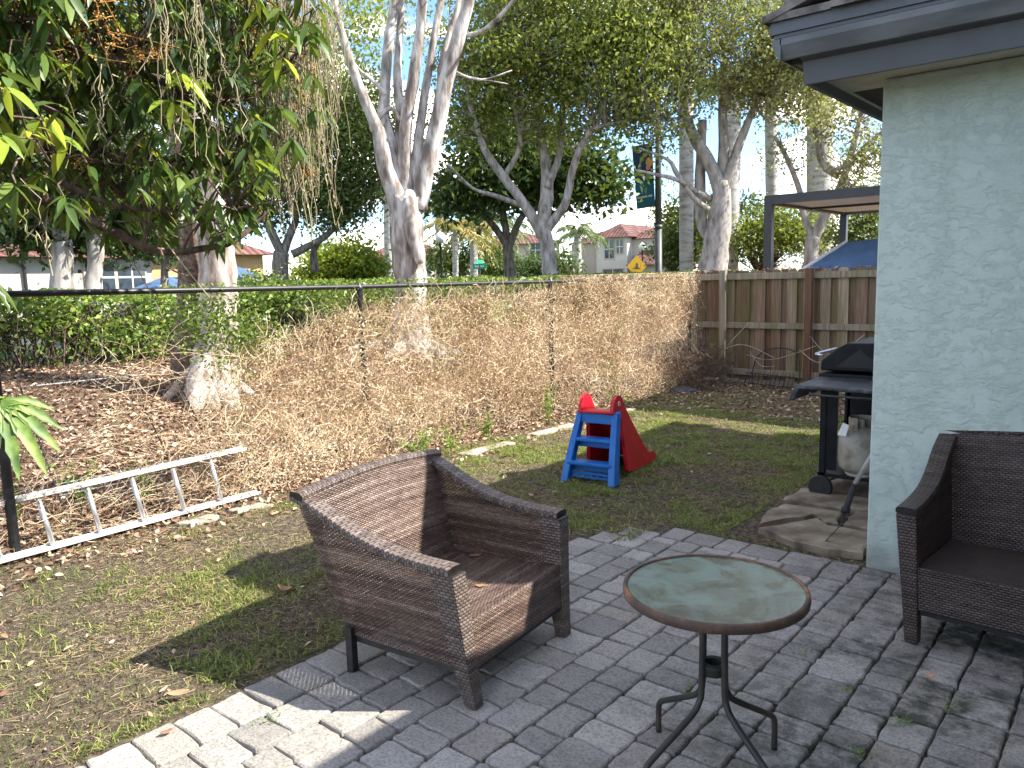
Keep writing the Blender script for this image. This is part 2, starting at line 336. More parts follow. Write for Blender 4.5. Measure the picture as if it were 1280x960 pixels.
# stucco
def mk_stucco():
    m, nt, bs, out = newmat('mint_stucco')
    a = noise(nt, 9, 9, .68, dist=.15, stretch=(1,1,1.5)); b = noise(nt, 34, 6, .65); lo = noise(nt, .9, 5)
    c = ramp(nt, lo, [(.3,(.5,.605,.55)),(.7,(.545,.64,.585))])
    sp = N(nt,'ShaderNodeTexCoord'); vo = N(nt,'ShaderNodeTexVoronoi'); vo.inputs['Scale'].default_value = 5.5; vo.inputs['Randomness'].default_value = 1
    nt.links.new(sp.outputs['Object'], vo.inputs['Vector']); spot = ramp(nt, vo.outputs['Distance'], [(.018,(1,1,1)),(.032,(0,0,0))])
    keep = ramp(nt, noise(nt, 2.1, 2), [(.56,(0,0,0)),(.6,(1,1,1))]); spot = mixc(nt, 1., spot, keep, 'MULTIPLY')
    c = mixc(nt, spot, c, (.12,.16,.15))
    st = ramp(nt, noise(nt, 3.5, 6, stretch=(2.4,2.4,.22)), [(.45,(0,0,0)),(.75,(.2,.2,.2))]); c = mixc(nt, st, c, (.3,.36,.31))
    spz = N(nt,'ShaderNodeSeparateXYZ'); nt.links.new(sp.outputs['Object'], spz.inputs[0])
    low = math_(nt,'SUBTRACT', math_(nt,'MULTIPLY', noise(nt, 5, 6), .5), math_(nt,'MULTIPLY', spz.outputs[2], 1.6)); c = mixc(nt, ramp(nt, low, [(.0,(0,0,0)),(.22,(.55,.55,.55))]), c, (.2,.2,.15))
    nt.links.new(c, bs.inputs['Base Color']); bs.inputs['Roughness'].default_value = .88
    edge = ramp(nt, a, [(.46,(0,0,0)),(.53,(.6,.6,.6)),(.68,(1,1,1))])
    h = math_(nt, 'ADD', math_(nt,'MULTIPLY',edge,1.0), math_(nt,'MULTIPLY',b,.8)); bump(nt, bs, h, .6, .009); return m
M['stucco'] = mk_stucco()
# pavers
def mk_paver():
    m, nt, bs, out = newmat('grey_paver')
    g = N(nt,'ShaderNodeNewGeometry'); c = ramp(nt, g.outputs['Random Per Island'], [(0,(.27,.255,.232)),(.3,(.33,.31,.283)),(.6,(.38,.357,.325)),(.85,(.45,.425,.388)),(1,(.34,.31,.265))])
    n1 = noise(nt, 90, 4, .7); c = mixc(nt, .55, c, ramp(nt, n1, [(.34,(.12,.12,.12)),(.55,(1.,1.,1.))]), 'MULTIPLY')
    n2 = noise(nt, 2.6, 9, .68); st = ramp(nt, n2, [(.42,(0,0,0)),(.56,(.95,.95,.95))])
    # damp mossy grime gets heavier towards the house wall
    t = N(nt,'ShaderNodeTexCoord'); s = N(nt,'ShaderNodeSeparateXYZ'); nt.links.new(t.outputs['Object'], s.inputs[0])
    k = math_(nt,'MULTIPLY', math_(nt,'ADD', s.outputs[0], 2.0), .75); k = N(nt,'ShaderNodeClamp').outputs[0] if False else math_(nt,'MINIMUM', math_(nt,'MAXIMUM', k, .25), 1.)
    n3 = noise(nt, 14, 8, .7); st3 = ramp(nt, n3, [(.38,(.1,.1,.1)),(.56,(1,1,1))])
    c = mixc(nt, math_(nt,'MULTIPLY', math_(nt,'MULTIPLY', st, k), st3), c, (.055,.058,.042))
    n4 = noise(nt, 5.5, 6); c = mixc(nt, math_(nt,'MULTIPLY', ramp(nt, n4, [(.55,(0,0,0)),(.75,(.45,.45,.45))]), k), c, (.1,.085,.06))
    nt.links.new(c, bs.inputs['Base Color']); bs.inputs['Roughness'].default_value = .9
    bump(nt, bs, math_(nt,'ADD', n1, math_(nt,'MULTIPLY', noise(nt, 22, 5), 1.4)), .7, .006); return m
M['paver'] = mk_paver()
# ground
def mk_ground():
    m, nt, bs, out = newmat('yard_soil')
    t = N(nt,'ShaderNodeTexCoord'); s = N(nt,'ShaderNodeSeparateXYZ'); nt.links.new(t.outputs['Object'], s.inputs[0])
    n1 = noise(nt, 2.3, 10, .75); n2 = noise(nt, 26, 9, .78); n3 = noise(nt, 120, 4, .7)
    soil = ramp(nt, n2, [(.36,(.04,.03,.02)),(.5,(.14,.105,.068)),(.62,(.33,.265,.175))])
    green = ramp(nt, n2, [(.36,(.05,.06,.02)),(.62,(.19,.2,.07))])
    c = mixc(nt, ramp(nt, n1, [(.45,(0,0,0)),(.6,(.45,.45,.45))]), soil, green)
    lit = ramp(nt, n3, [(.3,(.07,.04,.025)),(.5,(.2,.12,.07)),(.7,(.36,.26,.17))])
    k = math_(nt,'LESS_THAN', math_(nt,'ADD', s.outputs[0], math_(nt,'MULTIPLY', n1, .7)), -5.25)
    c = mixc(nt, math_(nt,'MULTIPLY',k,.85), c, lit)
    far = math_(nt,'LESS_THAN', s.outputs[0], -13.); c = mixc(nt, far, c, (.07,.1,.03))
    nt.links.new(c, bs.inputs['Base Color']); bs.inputs['Roughness'].default_value = .95
    bump(nt, bs, math_(nt,'ADD', n2, math_(nt,'MULTIPLY',n3,.8)), 1., .04); return m
M['ground'] = mk_ground()
# wood fence
def mk_wood(name, cols, algae):
    m, nt, bs, out = newmat(name)
    g = N(nt,'ShaderNodeNewGeometry'); c = ramp(nt, g.outputs['Random Per Island'], [(i/(len(cols)-1), cols[i]) for i in range(len(cols))])
    gr = noise(nt, 30, 6, stretch=(1.4,1.4,.06)); c = mixc(nt, .75, c, ramp(nt, gr, [(.3,(.35,.33,.3)),(.65,(1.1,1.08,1.05))]), 'MULTIPLY')
    sn = noise(nt, 3.2, 7, stretch=(1.6,1.6,.4)); c = mixc(nt, ramp(nt, sn, [(.45,(0,0,0)),(.7,(.8,.8,.8))]), c, algae)
    nt.links.new(c, bs.inputs['Base Color']); bs.inputs['Roughness'].default_value = .92; bump(nt, bs, gr, .5, .006); return m
M['wood'] = mk_wood('weathered_fence_board', [(.12,.062,.038),(.26,.19,.13),(.16,.08,.05),(.38,.31,.23),(.13,.08,.05),(.3,.24,.16)], (.14,.135,.04))
M['wood_rail'] = mk_wood('weathered_fence_rail', [(.27,.235,.18),(.36,.31,.25)], (.14,.16,.06))
M['wood_post'] = mk_wood('stained_fence_post', [(.14,.07,.04),(.19,.1,.06)], (.12,.09,.045))
# frosted table glass
def mk_tglass():
    m, nt, bs, out = newmat('frosted_green_glass')
    n = noise(nt, 5.5, 7, .6, dist=.8); c = ramp(nt, n, [(.36,(.27,.36,.29)),(.48,(.22,.29,.22)),(.56,(.15,.165,.1)),(.68,(.08,.08,.045))])
    w = noise(nt, 3.1, 4, dist=1.5); c = mixc(nt, ramp(nt, w, [(.5,(0,0,0)),(.62,(.75,.75,.75))]), c, (.32,.42,.35))
    nt.links.new(c, bs.inputs['Base Color']); bs.inputs['Roughness'].default_value = .22; bs.inputs['Transmission Weight'].default_value = .35
    bump(nt, bs, noise(nt, 120, 3), .35, .003); return m
M['table_glass'] = mk_tglass()
def mk_rust():
    m, nt, bs, out = newmat('rusty_rim')
    c = ramp(nt, noise(nt, 9, 8, .7), [(.35,(.035,.03,.026)),(.5,(.1,.06,.04)),(.62,(.26,.12,.055)),(.75,(.36,.2,.11))])
    nt.links.new(c, bs.inputs['Base Color']); bs.inputs['Roughness'].default_value = .7; bump(nt, bs, noise(nt, 60, 5), .3, .002); return m
M['rust'] = mk_rust()
M['table_leg'] = simple('dark_table_leg', [(.018,.017,.016),(.04,.036,.032),(.12,.07,.045)], 7, .5, detail=8, lo=.3, hi=.8)

# ------------------------------------------------------------------ ground
def h(x, y):
    x = np.asarray(x, float); y = np.asarray(y, float)
    k = np.clip((-5.85-x)/5.4, 0, 1); b = k*k*(3-2*k)*.25+k*.35
    b = b + (fbm(x*.6, y*.6, 3)-.5)*.12*np.clip((-6.2-x)/1.5, 0, 1)*np.clip((x+14)/2,0,1)
    b = b + (fbm(x*1.7+9, y*1.7, 3)-.5)*.03*(x < 3)*(x > -16)
    inp = (x > -2.72)*(x < 2.8)*(y < 4.36)*(y > -2)
    cut = (x < -2.4)*(y > 3.9)
    return np.where(inp*(cut == 0), -.014, b - .004)
xs = np.concatenate([np.linspace(-420,-60,8), np.linspace(-58,-16,20), np.linspace(-15.8,4,150), np.linspace(6,300,9)])
ys = np.concatenate([np.linspace(-200,-8,8), np.linspace(-6,13,145), np.linspace(13.5,40,30), np.linspace(46,500,14)])
XX, YY = np.meshgrid(xs, ys, indexing='ij'); V = np.stack([XX, YY, h(XX,YY)], -1).reshape(-1,3)
a, b = len(xs), len(ys); i = (np.arange(a-1)[:,None]*b+np.arange(b-1)[None,:])
Fc = np.stack([i, i+b, i+b+1, i+1], -1).reshape(-1,4)
tag(mesh('ground', V, Fc, M['ground'], smooth=True), kind='structure')
mb = MB(); mb.box((-24,-40,.5),(-17,80,.612)); tag(mb.build('road', M['asphalt']), kind='structure')

# pavers of the patio: real tumbled stones
def paver_mesh():
    V = []; Fs = []
    def stone(x0,x1,y0,y1):
        g = .0028; x0+=g; x1-=g; y0+=g; y1-=g; nb = len(V); cx,cy = (x0+x1)/2,(y0+y1)/2
        dz = random.uniform(-.003,.003); tx = random.uniform(-.01,.01); ty = random.uniform(-.01,.01); ang = random.uniform(-.018,.018)
        P = []
        c = .011
        for (ax,ay,bx,by) in ((x0,y0,x1,y0),(x1,y0,x1,y1),(x1,y1,x0,y1),(x0,y1,x0,y0)):
            l = math.hypot(bx-ax,by-ay); ux,uy = (bx-ax)/l,(by-ay)/l
            for t in (c*random.uniform(.6,1.4), l*.33, l*.66, l-c*random.uniform(.6,1.4)):
                j = random.uniform(-.0048,.0048); P.append((ax+ux*t-uy*j, ay+uy*t+ux*j))
        P = [(cx+(p[0]-cx)*math.cos(ang)-(p[1]-cy)*math.sin(ang), cy+(p[0]-cx)*math.sin(ang)+(p[1]-cy)*math.cos(ang)) for p in P]
        n = len(P)
        for (ins, z) in ((0,-.055),(0,-.006),(.0035,.004),(.010,.008)):
            for p in P:
                dx,dy = p[0]-cx,p[1]-cy; d = math.hypot(dx,dy); q = (p[0]-dx/d*ins, p[1]-dy/d*ins)
                V.append((q[0],q[1], z+dz+(q[0]-cx)*tx+(q[1]-cy)*ty + (random.uniform(-.0012,.0012) if z>0 else 0)))
        for r in range(3):
            for k in range(n): Fs.append((nb+r*n+k, nb+r*n+(k+1)%n, nb+(r+1)*n+(k+1)%n, nb+(r+1)*n+k))
        Fs.append(tuple(nb+3*n+k for k in range(n)))
    y = -1.6
    while y < 3.72:                         # border course
        l = .157*random.uniform(.94,1.06); w = random.uniform(-.008,.008); stone(-2.8+w,-2.565,y,y+l); y += l
    stone(-2.76,-2.565,3.725,3.9); stone(-2.7,-2.535,3.905,4.08); stone(-2.53,-2.36,3.905,4.08); stone(-2.6,-2.36,4.085,4.25)
    x = -2.355
    while x < -1.2:                         # far border along the lawn
        l = random.choice([.16,.2,.24]); l = min(l, -1.195-x) if -1.195-x > .1 else .1
        stone(x, x+l, 4.2, 4.40+random.uniform(0,.02)); x += l
    x = -2.565; widths = [.2,.155,.155,.2,.155,.155]; ci = 0
    while x < 2.6:
        w = widths[ci%6]; ci += 1; y = -1.6+random.uniform(0,.15); top = 4.195 if x < -1.3 else 4.405
        if x < -2.4: top = 3.9
        while y < top-.05:
            l = random.choice([.125,.155,.155,.2,.2]); l = min(l, top-y)
            if top-(y+l) < .07: l = top-y
            stone(x, x+w, y, y+l); y += l
        x += w
    return V, Fs
V, Fs = paver_mesh(); tag(mesh('patio_paving', V, Fs, M['paver']), kind='structure')

# ------------------------------------------------------------------ the house
def wing():
    r = empty('stucco_house', (0,0,0)); tag(r, 'mint green stucco house with dark grey eaves at the right edge of the patio', 'house')
    mb = MB(); mb.box((-1.18,4.42,-.1),(3.4,8.75,2.605)); mb.box((2.6,-5,-.1),(10,8.75,2.605)); mb.build('wall', M['stucco'], r, bevel=.01)
    # soffit
    mb = MB(); mb.box((-1.44,4.03,2.607),(3.4,4.5,2.625)); mb.box((-1.44,4.5,2.607),(-1.1,4.62,2.625)); mb.box((-1.44,5.6,2.607),(-1.1,9.15,2.625))
    mb.box((-1.44,4.62,2.609),(-1.4,5.6,2.625)); mb.box((-1.22,4.62,2.609),(-1.1,5.6,2.625)); mb.box((.365,-6,2.607),(2.7,4.03,2.625)); mb.build('soffit', M['soffit'], r)
    mb = MB(); mb.box((-1.4,4.62,2.616),(-1.22,5.6,2.63)); mb.build('soffit_vent', M['black_metal'], r)
    # fascia boards
    mb = MB(); mb.prism([(4.02,2.557),(4.045,2.557),(4.045,2.74),(3.95,2.74),(3.945,2.672),(3.995,2.66)],0,-1.44,.2)
    mb.prism([(-1.44,2.557),(-1.415,2.557),(-1.415,2.74),(-1.51,2.74),(-1.515,2.672),(-1.46,2.66)],1,4.046,9.2)
    mb.prism([(.335,2.557),(.36,2.557),(.36,2.74),(.335,2.74)],1,-6,4.02)
    mb.build('fascia', M['fascia'], r)
    mb = MB(); mb.prism([(3.943,2.668),(3.93,2.672),(3.9,2.735),(3.9,2.765),(3.946,2.765)],0,-1.52,.16)
    mb.prism([(-1.517,2.668),(-1.53,2.672),(-1.56,2.735),(-1.56,2.765),(-1.514,2.765)],1,3.9,9.2)
    mb.prism([(.33,2.6),(.3,2.62),(.26,2.7),(.26,2.75),(.33,2.75)],1,-6,3.895)
    mb.build('gutter', M['gutter'], r)
    mb = MB(); mb.prism([(3.9,2.785),(3.888,2.785),(3.888,2.85),(3.9,2.85)],0,-1.56,.1); mb.prism([(-1.56,2.785),(-1.572,2.785),(-1.572,2.85),(-1.56,2.85)],1,3.9,9.2)
    mb.box((-1.55,3.9,2.767),(3.4,8.9,2.784)); mb.build('drip_edge', M['fascia'], r)
    # hip roof laid with flat tiles
    mb = MB(); sl_ = .36
    def zroof(x, y): return 2.85+sl_*max(0, min(y-3.86, x+1.6, 9.3-y, 12))
    def slope(u0, u1, fn, rows, tw=.33):
        for k in range(rows):
            a0 = k*.34
            u = u0(a0)
            while u < u1(a0):
                w = min(tw, u1(a0)-u)
                if w > .03:
                    j = random.uniform(-.006,.006); jl = random.uniform(-.012,.012)
                    z0 = 2.85+sl_*a0+j; z1 = 2.85+sl_*(a0+.42)-.0+j
                    b = [fn(u+.003,a0-jl,z0-.012),fn(u+w-.003,a0-jl,z0-.012),fn(u+w-.003,a0+.42,z1-.04),fn(u+.003,a0+.42,z1-.04)]
                    t = [(p[0],p[1],p[2]+.034) for p in b]; mb.hexa(b,t)
                u += tw
    slope(lambda a: -1.6+a, lambda a: .05 if a < 1.6 else 4., lambda u,a,z: (u,3.86+a,z), 8)
    slope(lambda a: 3.86+a, lambda a: 9.3-a, lambda u,a,z: (-1.6+a,u,z), 8)
    mb.build('roof_tiles', M['roof_tile'], r)
    mb = MB(); mb.tube([(-1.5+.34*k, 3.96+.34*k, 2.9+.36*.34*k+.02) for k in range(8)], .05, 8); mb.build('hip_cap', M['roof_tile'], r, smooth=True)
    mb = MB(); mb.add([(-1.5,3.95,2.84),(4,3.95,2.84),(4,6.6,3.8),(1.1,6.6,3.8),(-1.5,9.2,2.84),(4,9.2,2.84)], [(0,1,2,3),(0,3,4),(3,2,5,4)])
    mb.add([(.28,-6,2.78),(.28,4,2.78),(5,4,4.4),(5,-6,4.4)], [(0,3,2,1)]); mb.add([(5,-6,4.4),(5,9.2,4.4),(10.5,9.2,2.7),(10.5,-6,2.7)], [(0,3,2,1)]); mb.add([(3.9,9.2,2.84),(4,4,4.0),(5,4,4.4),(5,9.2,4.4)],[(0,1,2,3)])
    mb.build('roof', M['roof_tile'], r)
wing()

# ------------------------------------------------------------------ woven furniture
def woven(name, label, cat, W0, W1, hb, ha, deep, mats, loc, rz, group=None):
    """x front, y across, origin between the front feet; W0 half width at feet, W1 at arm tops"""
    r = empty(name, loc, rz); tag(r, label, cat, group)
    sheet, solid, band, metal = mats
    yh = lambda z, x=0: W0+(W1-W0)*z/ha*(1.0 if x > -.3 else 1.0)+(.0)
    prof = [(-.075,ha),(-.2,ha+.002),(-.32,ha+.012),(-.45,ha+.035),(-.58,ha+(hb-ha)*.4),(-.72,ha+(hb-ha)*.72),(-deep-.2,hb)]
    prof = [tuple(p[:2]) for p in smoothpath([(a_,b_,0) for a_,b_ in prof],3)]
    xb = lambda z: -deep-.2*(z-.16)/(hb-.16)          # outer line of the back
    for s in (-1,1):
        # side panel: sheet from profile down to the lower rail
        V = []; uv = []; K = 14
        for (x,z) in prof:
            for k in range(K+1):
                zz = .16+(z-.02-.16)*k/K
                # taper towards the back bottom corner
                xx = x+(.16)*0; t = (x+.075)/(-deep-.2+.075); xx = (-.045-.03*(zz/ha))*(1-t)+xb(zz)*t
                V.append((xx, s*(yh(zz)-.012), zz)); uv.append((xx, zz))
        n = len(prof); Fc = []; UV = []
        for i_ in range(n-1):
            for k in range(K):
                f = (i_*(K+1)+k, (i_+1)*(K+1)+k, (i_+1)*(K+1)+k+1, i_*(K+1)+k+1); Fc.append(f); UV += [uv[q] for q in f]
        mesh('arm_panel', V, Fc, sheet, r, smooth=True, uv=UV)
        # inner lining of the arm
        V2 = [(v[0], v[1]-s*.045, v[2]) for v in V]
        mesh('arm_lining', V2, Fc, sheet, r, smooth=True, uv=UV)
        # arm top band, a rounded woven strip following the profile
        V = []; Fc = []; UV = []; al = 0; sec = [(-.043,-.02),(-.044,-.004),(-.038,.006),(0,.009),(.038,.006),(.044,-.004),(.043,-.02)]
        cum = 0
        for i_,(x,z) in enumerate(prof):
            if i_: cum += math.hypot(x-prof[i_-1][0], z-prof[i_-1][1])
            for (dy,dz) in sec: V.append((x+(.02 if i_ == 0 else (-.02 if i_ == len(prof)-1 else 0)), s*(yh(z)-.0415)+dy, z+dz))
        m_ = len(sec); cums = [0]
        for i_ in range(1,len(prof)): cums.append(cums[-1]+math.hypot(prof[i_][0]-prof[i_-1][0], prof[i_][1]-prof[i_-1][1]))
        for i_ in range(len(prof)-1):
            for k in range(m_-1):
                f = (i_*m_+k,(i_+1)*m_+k,(i_+1)*m_+k+1,i_*m_+k+1); Fc.append(f); UV += [(k*.018,cums[i_]),(k*.018,cums[i_+1]),(k*.018+.018,cums[i_+1]),(k*.018+.018,cums[i_])]
            f = (i_*m_+m_-1,(i_+1)*m_+m_-1,(i_+1)*m_,i_*m_); Fc.append(f); UV += [(0,0)]*4
        Fc.append(tuple(range(m_))); UV += [(0,0)]*m_
        Fc.append(tuple((len(prof)-1)*m_+q for q in range(m_))[::-1]); UV += [(0,0)]*m_
        es = mesh('arm_rest', V, Fc, band, r, smooth=True, uv=UV).modifiers.new('e','EDGE_SPLIT'); es.split_angle = rad(50)
        # front leg: tapered woven prism
        t = [(-.155,.0),(-.04,.0),(-.04,.085),(-.155,.085)]; bt = [(-.055,.0),(.0,.0),(.0,.055),(-.055,.055)]
        V = []; Fc = []; UV = []; K = 6
        for k in range(K+1):
            f = k/K; z = (ha-.02)*f
            for q in range(4):
                bx,by = bt[q]; tx,ty = t[q]; g = f**.85
                V.append((bx+(tx-bx)*g, s*(yh(z)-(by+(ty-by)*f)), z))
        for k in range(K):
            for q in range(4):
                q2 = (q+1)%4; f = (k*4+q, k*4+q2, (k+1)*4+q2, (k+1)*4+q); Fc.append(f)
                u0 = q*.09; UV += [(u0,V[f[0]][2]),(u0+.085,V[f[1]][2]),(u0+.085,V[f[2]][2]),(u0,V[f[3]][2])]
        Fc += [(3,2,1,0), (K*4,K*4+1,K*4+2,K*4+3)]; UV += [(0,0)]*8
        mesh('front_leg', V, Fc, band, r, uv=UV, bevel=.006)
        mb = MB(); mb.box((-deep+.005,s*(W0+.015)-.016,0),(-deep+.04,s*(W0+.015)+.016,.2)); mb.lathe([(.022,0),(.022,.012)], (-deep+.022,s*(W0+.015),0), 12); mb.build('back_leg', metal, r)
        mb = MB(); mb.box((-deep+.02,s*(yh(.15)-.03)-.012,.13),(-.05,s*(yh(.15)-.03)+.012,.158)); mb.build('side_rail', metal, r)
    def panel(nm, corners, th, mat, nu=10, nv=8, crown=0, swapuv=False):
        A,B,Cc,D_ = [Vector(c) for c in corners]   # bottom-left, bottom-right, top-right, top-left
        lu = (B-A).length; lv = (D_-A).length; nrm = (B-A).cross(D_-A).normalized(); V = []; Fc = []; UV = []
        for side in (0,1):
            for j in range(nv+1):
                for i_ in range(nu+1):
                    u = i_/nu; v = j/nv; p = (A*(1-u)+B*u)*(1-v)+(D_*(1-u)+Cc*u)*v
                    p = p - nrm*th*side + Vector((0,0,crown*math.sin(math.pi*u)*v)) ; V.append(tuple(p))
        ns = (nu+1)*(nv+1)
        def uvc(i_): i_ %= ns; j,ii = divmod(i_,nu+1); w=(ii/nu*lu, j/nv*lv); return w if not swapuv else (w[1],w[0])
        for j in range(nv):
            for i_ in range(nu):
                a_ = j*(nu+1)+i_; f = (a_,a_+1,a_+nu+2,a_+nu+1); Fc.append(f); UV += [uvc(q) for q in f]
                f = tuple(q+ns for q in f[::-1]); Fc.append(f); UV += [uvc(q) for q in f]
        rim = [i_ for i_ in range(nu+1)]+[(j+1)*(nu+1)-1 for j in range(1,nv+1)]+[nv*(nu+1)+i_ for i_ in range(nu-1,-1,-1)]+[j*(nu+1) for j in range(nv-1,0,-1)]
        for k in range(len(rim)):
            p_,q_ = rim[k],rim[(k+1)%len(rim)]; f = (q_,p_,p_+ns,q_+ns); Fc.append(f); UV += [(k*.05,0),(k*.05+.05,0),(k*.05+.05,th),(k*.05,th)]
        return mesh(nm, V, Fc, mat, r, uv=UV, smooth=False)
    zs0, zs1 = .335, .285
    xin = lambda z: xb(z)+.055
    # back rest, slightly crowned top
    panel('backrest', [(xin(.16), -(yh(.16)-.02), .16), (xin(.16), yh(.16)-.02, .16), (xin(hb), yh(hb)-.02, hb), (xin(hb), -(yh(hb)-.02), hb)], .05, solid, 16, 12, crown=.03)
    mb_ = []
    for k in range(17):
        u = k/16; y_ = -(yh(hb)-.0)+2*(yh(hb)-.0)*u; mb_.append((xb(hb)+.02, y_, hb+.03*math.sin(math.pi*u)+.004))
    V = []; Fc = []; UV = []
    for i_,p in enumerate(mb_):
        for (dx,dz) in ((-.035,-.02),(-.04,0),(-.02,.014),(.02,.014),(.04,0),(.036,-.02)): V.append((p[0]+dx,p[1],p[2]+dz))
    for i_ in range(16):
        for k in range(6):
            k2 = (k+1)%6; f = (i_*6+k2,(i_+1)*6+k2,(i_+1)*6+k,i_*6+k); Fc.append(f); UV += [(k*.02+.02,i_*.055),(k*.02+.02,i_*.055+.055),(k*.02,i_*.055+.055),(k*.02,i_*.055)]
    Fc += [tuple(range(6)), tuple(96+q for q in range(6))[::-1]]; UV += [(0,0)]*12
    es = mesh('top_rail', V, Fc, band, r, smooth=True, uv=UV).modifiers.new('e','EDGE_SPLIT'); es.split_angle = rad(50)
    ws = yh(.3)-.06
    panel('seat', [(-.037, -ws, zs0), (-.037, ws, zs0), (xin(zs1)-.01, ws, zs1), (xin(zs1)-.01, -ws, zs1)], -.02 if False else .02, M['seat_'+('d' if metal is M['rubber'] else 'l')], 16, 10)
    panel('seat_apron', [(-.022, -(yh(.15)-.04), .15), (-.022, yh(.15)-.04, .15), (-.036, ws+.02, zs0+.004), (-.036, -(ws+.02), zs0+.004)], .035, solid, 16, 5)
    for lo,hi in (((-deep+.02,-W0+.02,.125),(-deep+.045,W0-.02,.15)),((-.06,-W0+.05,.125),(-.035,W0-.05,.149))): mb = MB(); mb.box(lo,hi); mb.build('under_frame', metal, r)
    return r
M['seat_l'] = weave('weave_seat', WC, rh=.0075, bw=.03); M['seat_d'] = weave('weave_seat_dark', DC, rh=.008, bw=.03)
chair = woven('wicker_armchair', 'brown woven wicker armchair without cushion standing half in the sun at the patio edge', 'armchair', .375, .442, .755, .57, .66,
      (M['weave_open'], M['weave'], M['weave_band'], M['black_metal']), (-1.96, 2.385, .008), rad(6.5))
sofa = woven('wicker_loveseat', 'dark brown wicker loveseat without cushions standing against the mint wall', 'loveseat', .66, .73, .80, .585, .70,
      (M['weave_dark'], M['weave_dark'], M['weave_dark_band'], M['rubber']), (-.125, 3.555, .008), rad(-92))

# ------------------------------------------------------------------ bistro table
def table():
    r = empty('bistro_table', (-1.04,2.21,.008)); tag(r, 'small round patio table with stained frosted glass top and rusty rim', 'table')
    R_ = .2875; z = .647
    mb = MB(); mb.lathe([(.0,z-.006),(R_-.012,z-.006),(R_-.012,z+.0),(.0,z+.0)], n=64); mb.build('glass_top', M['table_glass'], r)
    mb = MB(); n = 64; prof = [(R_-.016,z-.012),(R_-.002,z-.024),(R_,z-.022),(R_+.002,z-.008),(R_,z+.003),(R_-.008,z+.007),(R_-.014,z+.003),(R_-.011,z-.006)]
    V = [(a_*math.cos(2*math.pi*k/n),a_*math.sin(2*math.pi*k/n),b_) for a_,b_ in prof for k in range(n)]; m_ = len(prof)
    Fc = [(i_*n+k,i_*n+(k+1)%n,((i_+1)%m_)*n+(k+1)%n,((i_+1)%m_)*n+k) for i_ in range(m_) for k in range(n)]
    mesh('rim', V, Fc, M['rust'], r, smooth=True)
    for k in range(4):
        a_ = rad(68+90*k); d = Vector((math.cos(a_),math.sin(a_),0))
        P = [d*.2+Vector((0,0,z-.015)), d*.075+Vector((0,0,z-.02)), d*.05+Vector((0,0,z-.05)), d*.05+Vector((0,0,.33)), d*.062+Vector((0,0,.27)), d*.1+Vector((0,0,.23)), d*.245+Vector((0,0,.14)), d*.274+Vector((0,0,.115)), d*.28+Vector((0,0,.08)), d*.28]
        mb = MB(); mb.tube(smoothpath(P,4), .0105, 12); mb.build('leg', M['table_leg'], r, smooth=True)
    mb = MB(); n = 32; prof = [(.024,.36),(.043,.36),(.046,.385),(.043,.395),(.026,.395)]
    V = [(a_*math.cos(2*math.pi*k/n),a_*math.sin(2*math.pi*k/n),b_) for a_,b_ in prof for k in range(n)]
    Fc = [(i_*n+k,i_*n+(k+1)%n,((i_+1)%5)*n+(k+1)%n,((i_+1)%5)*n+k) for i_ in range(5) for k in range(n)]
    mesh('hub_ring', V, Fc, M['rubber'], r, smooth=False)
table()

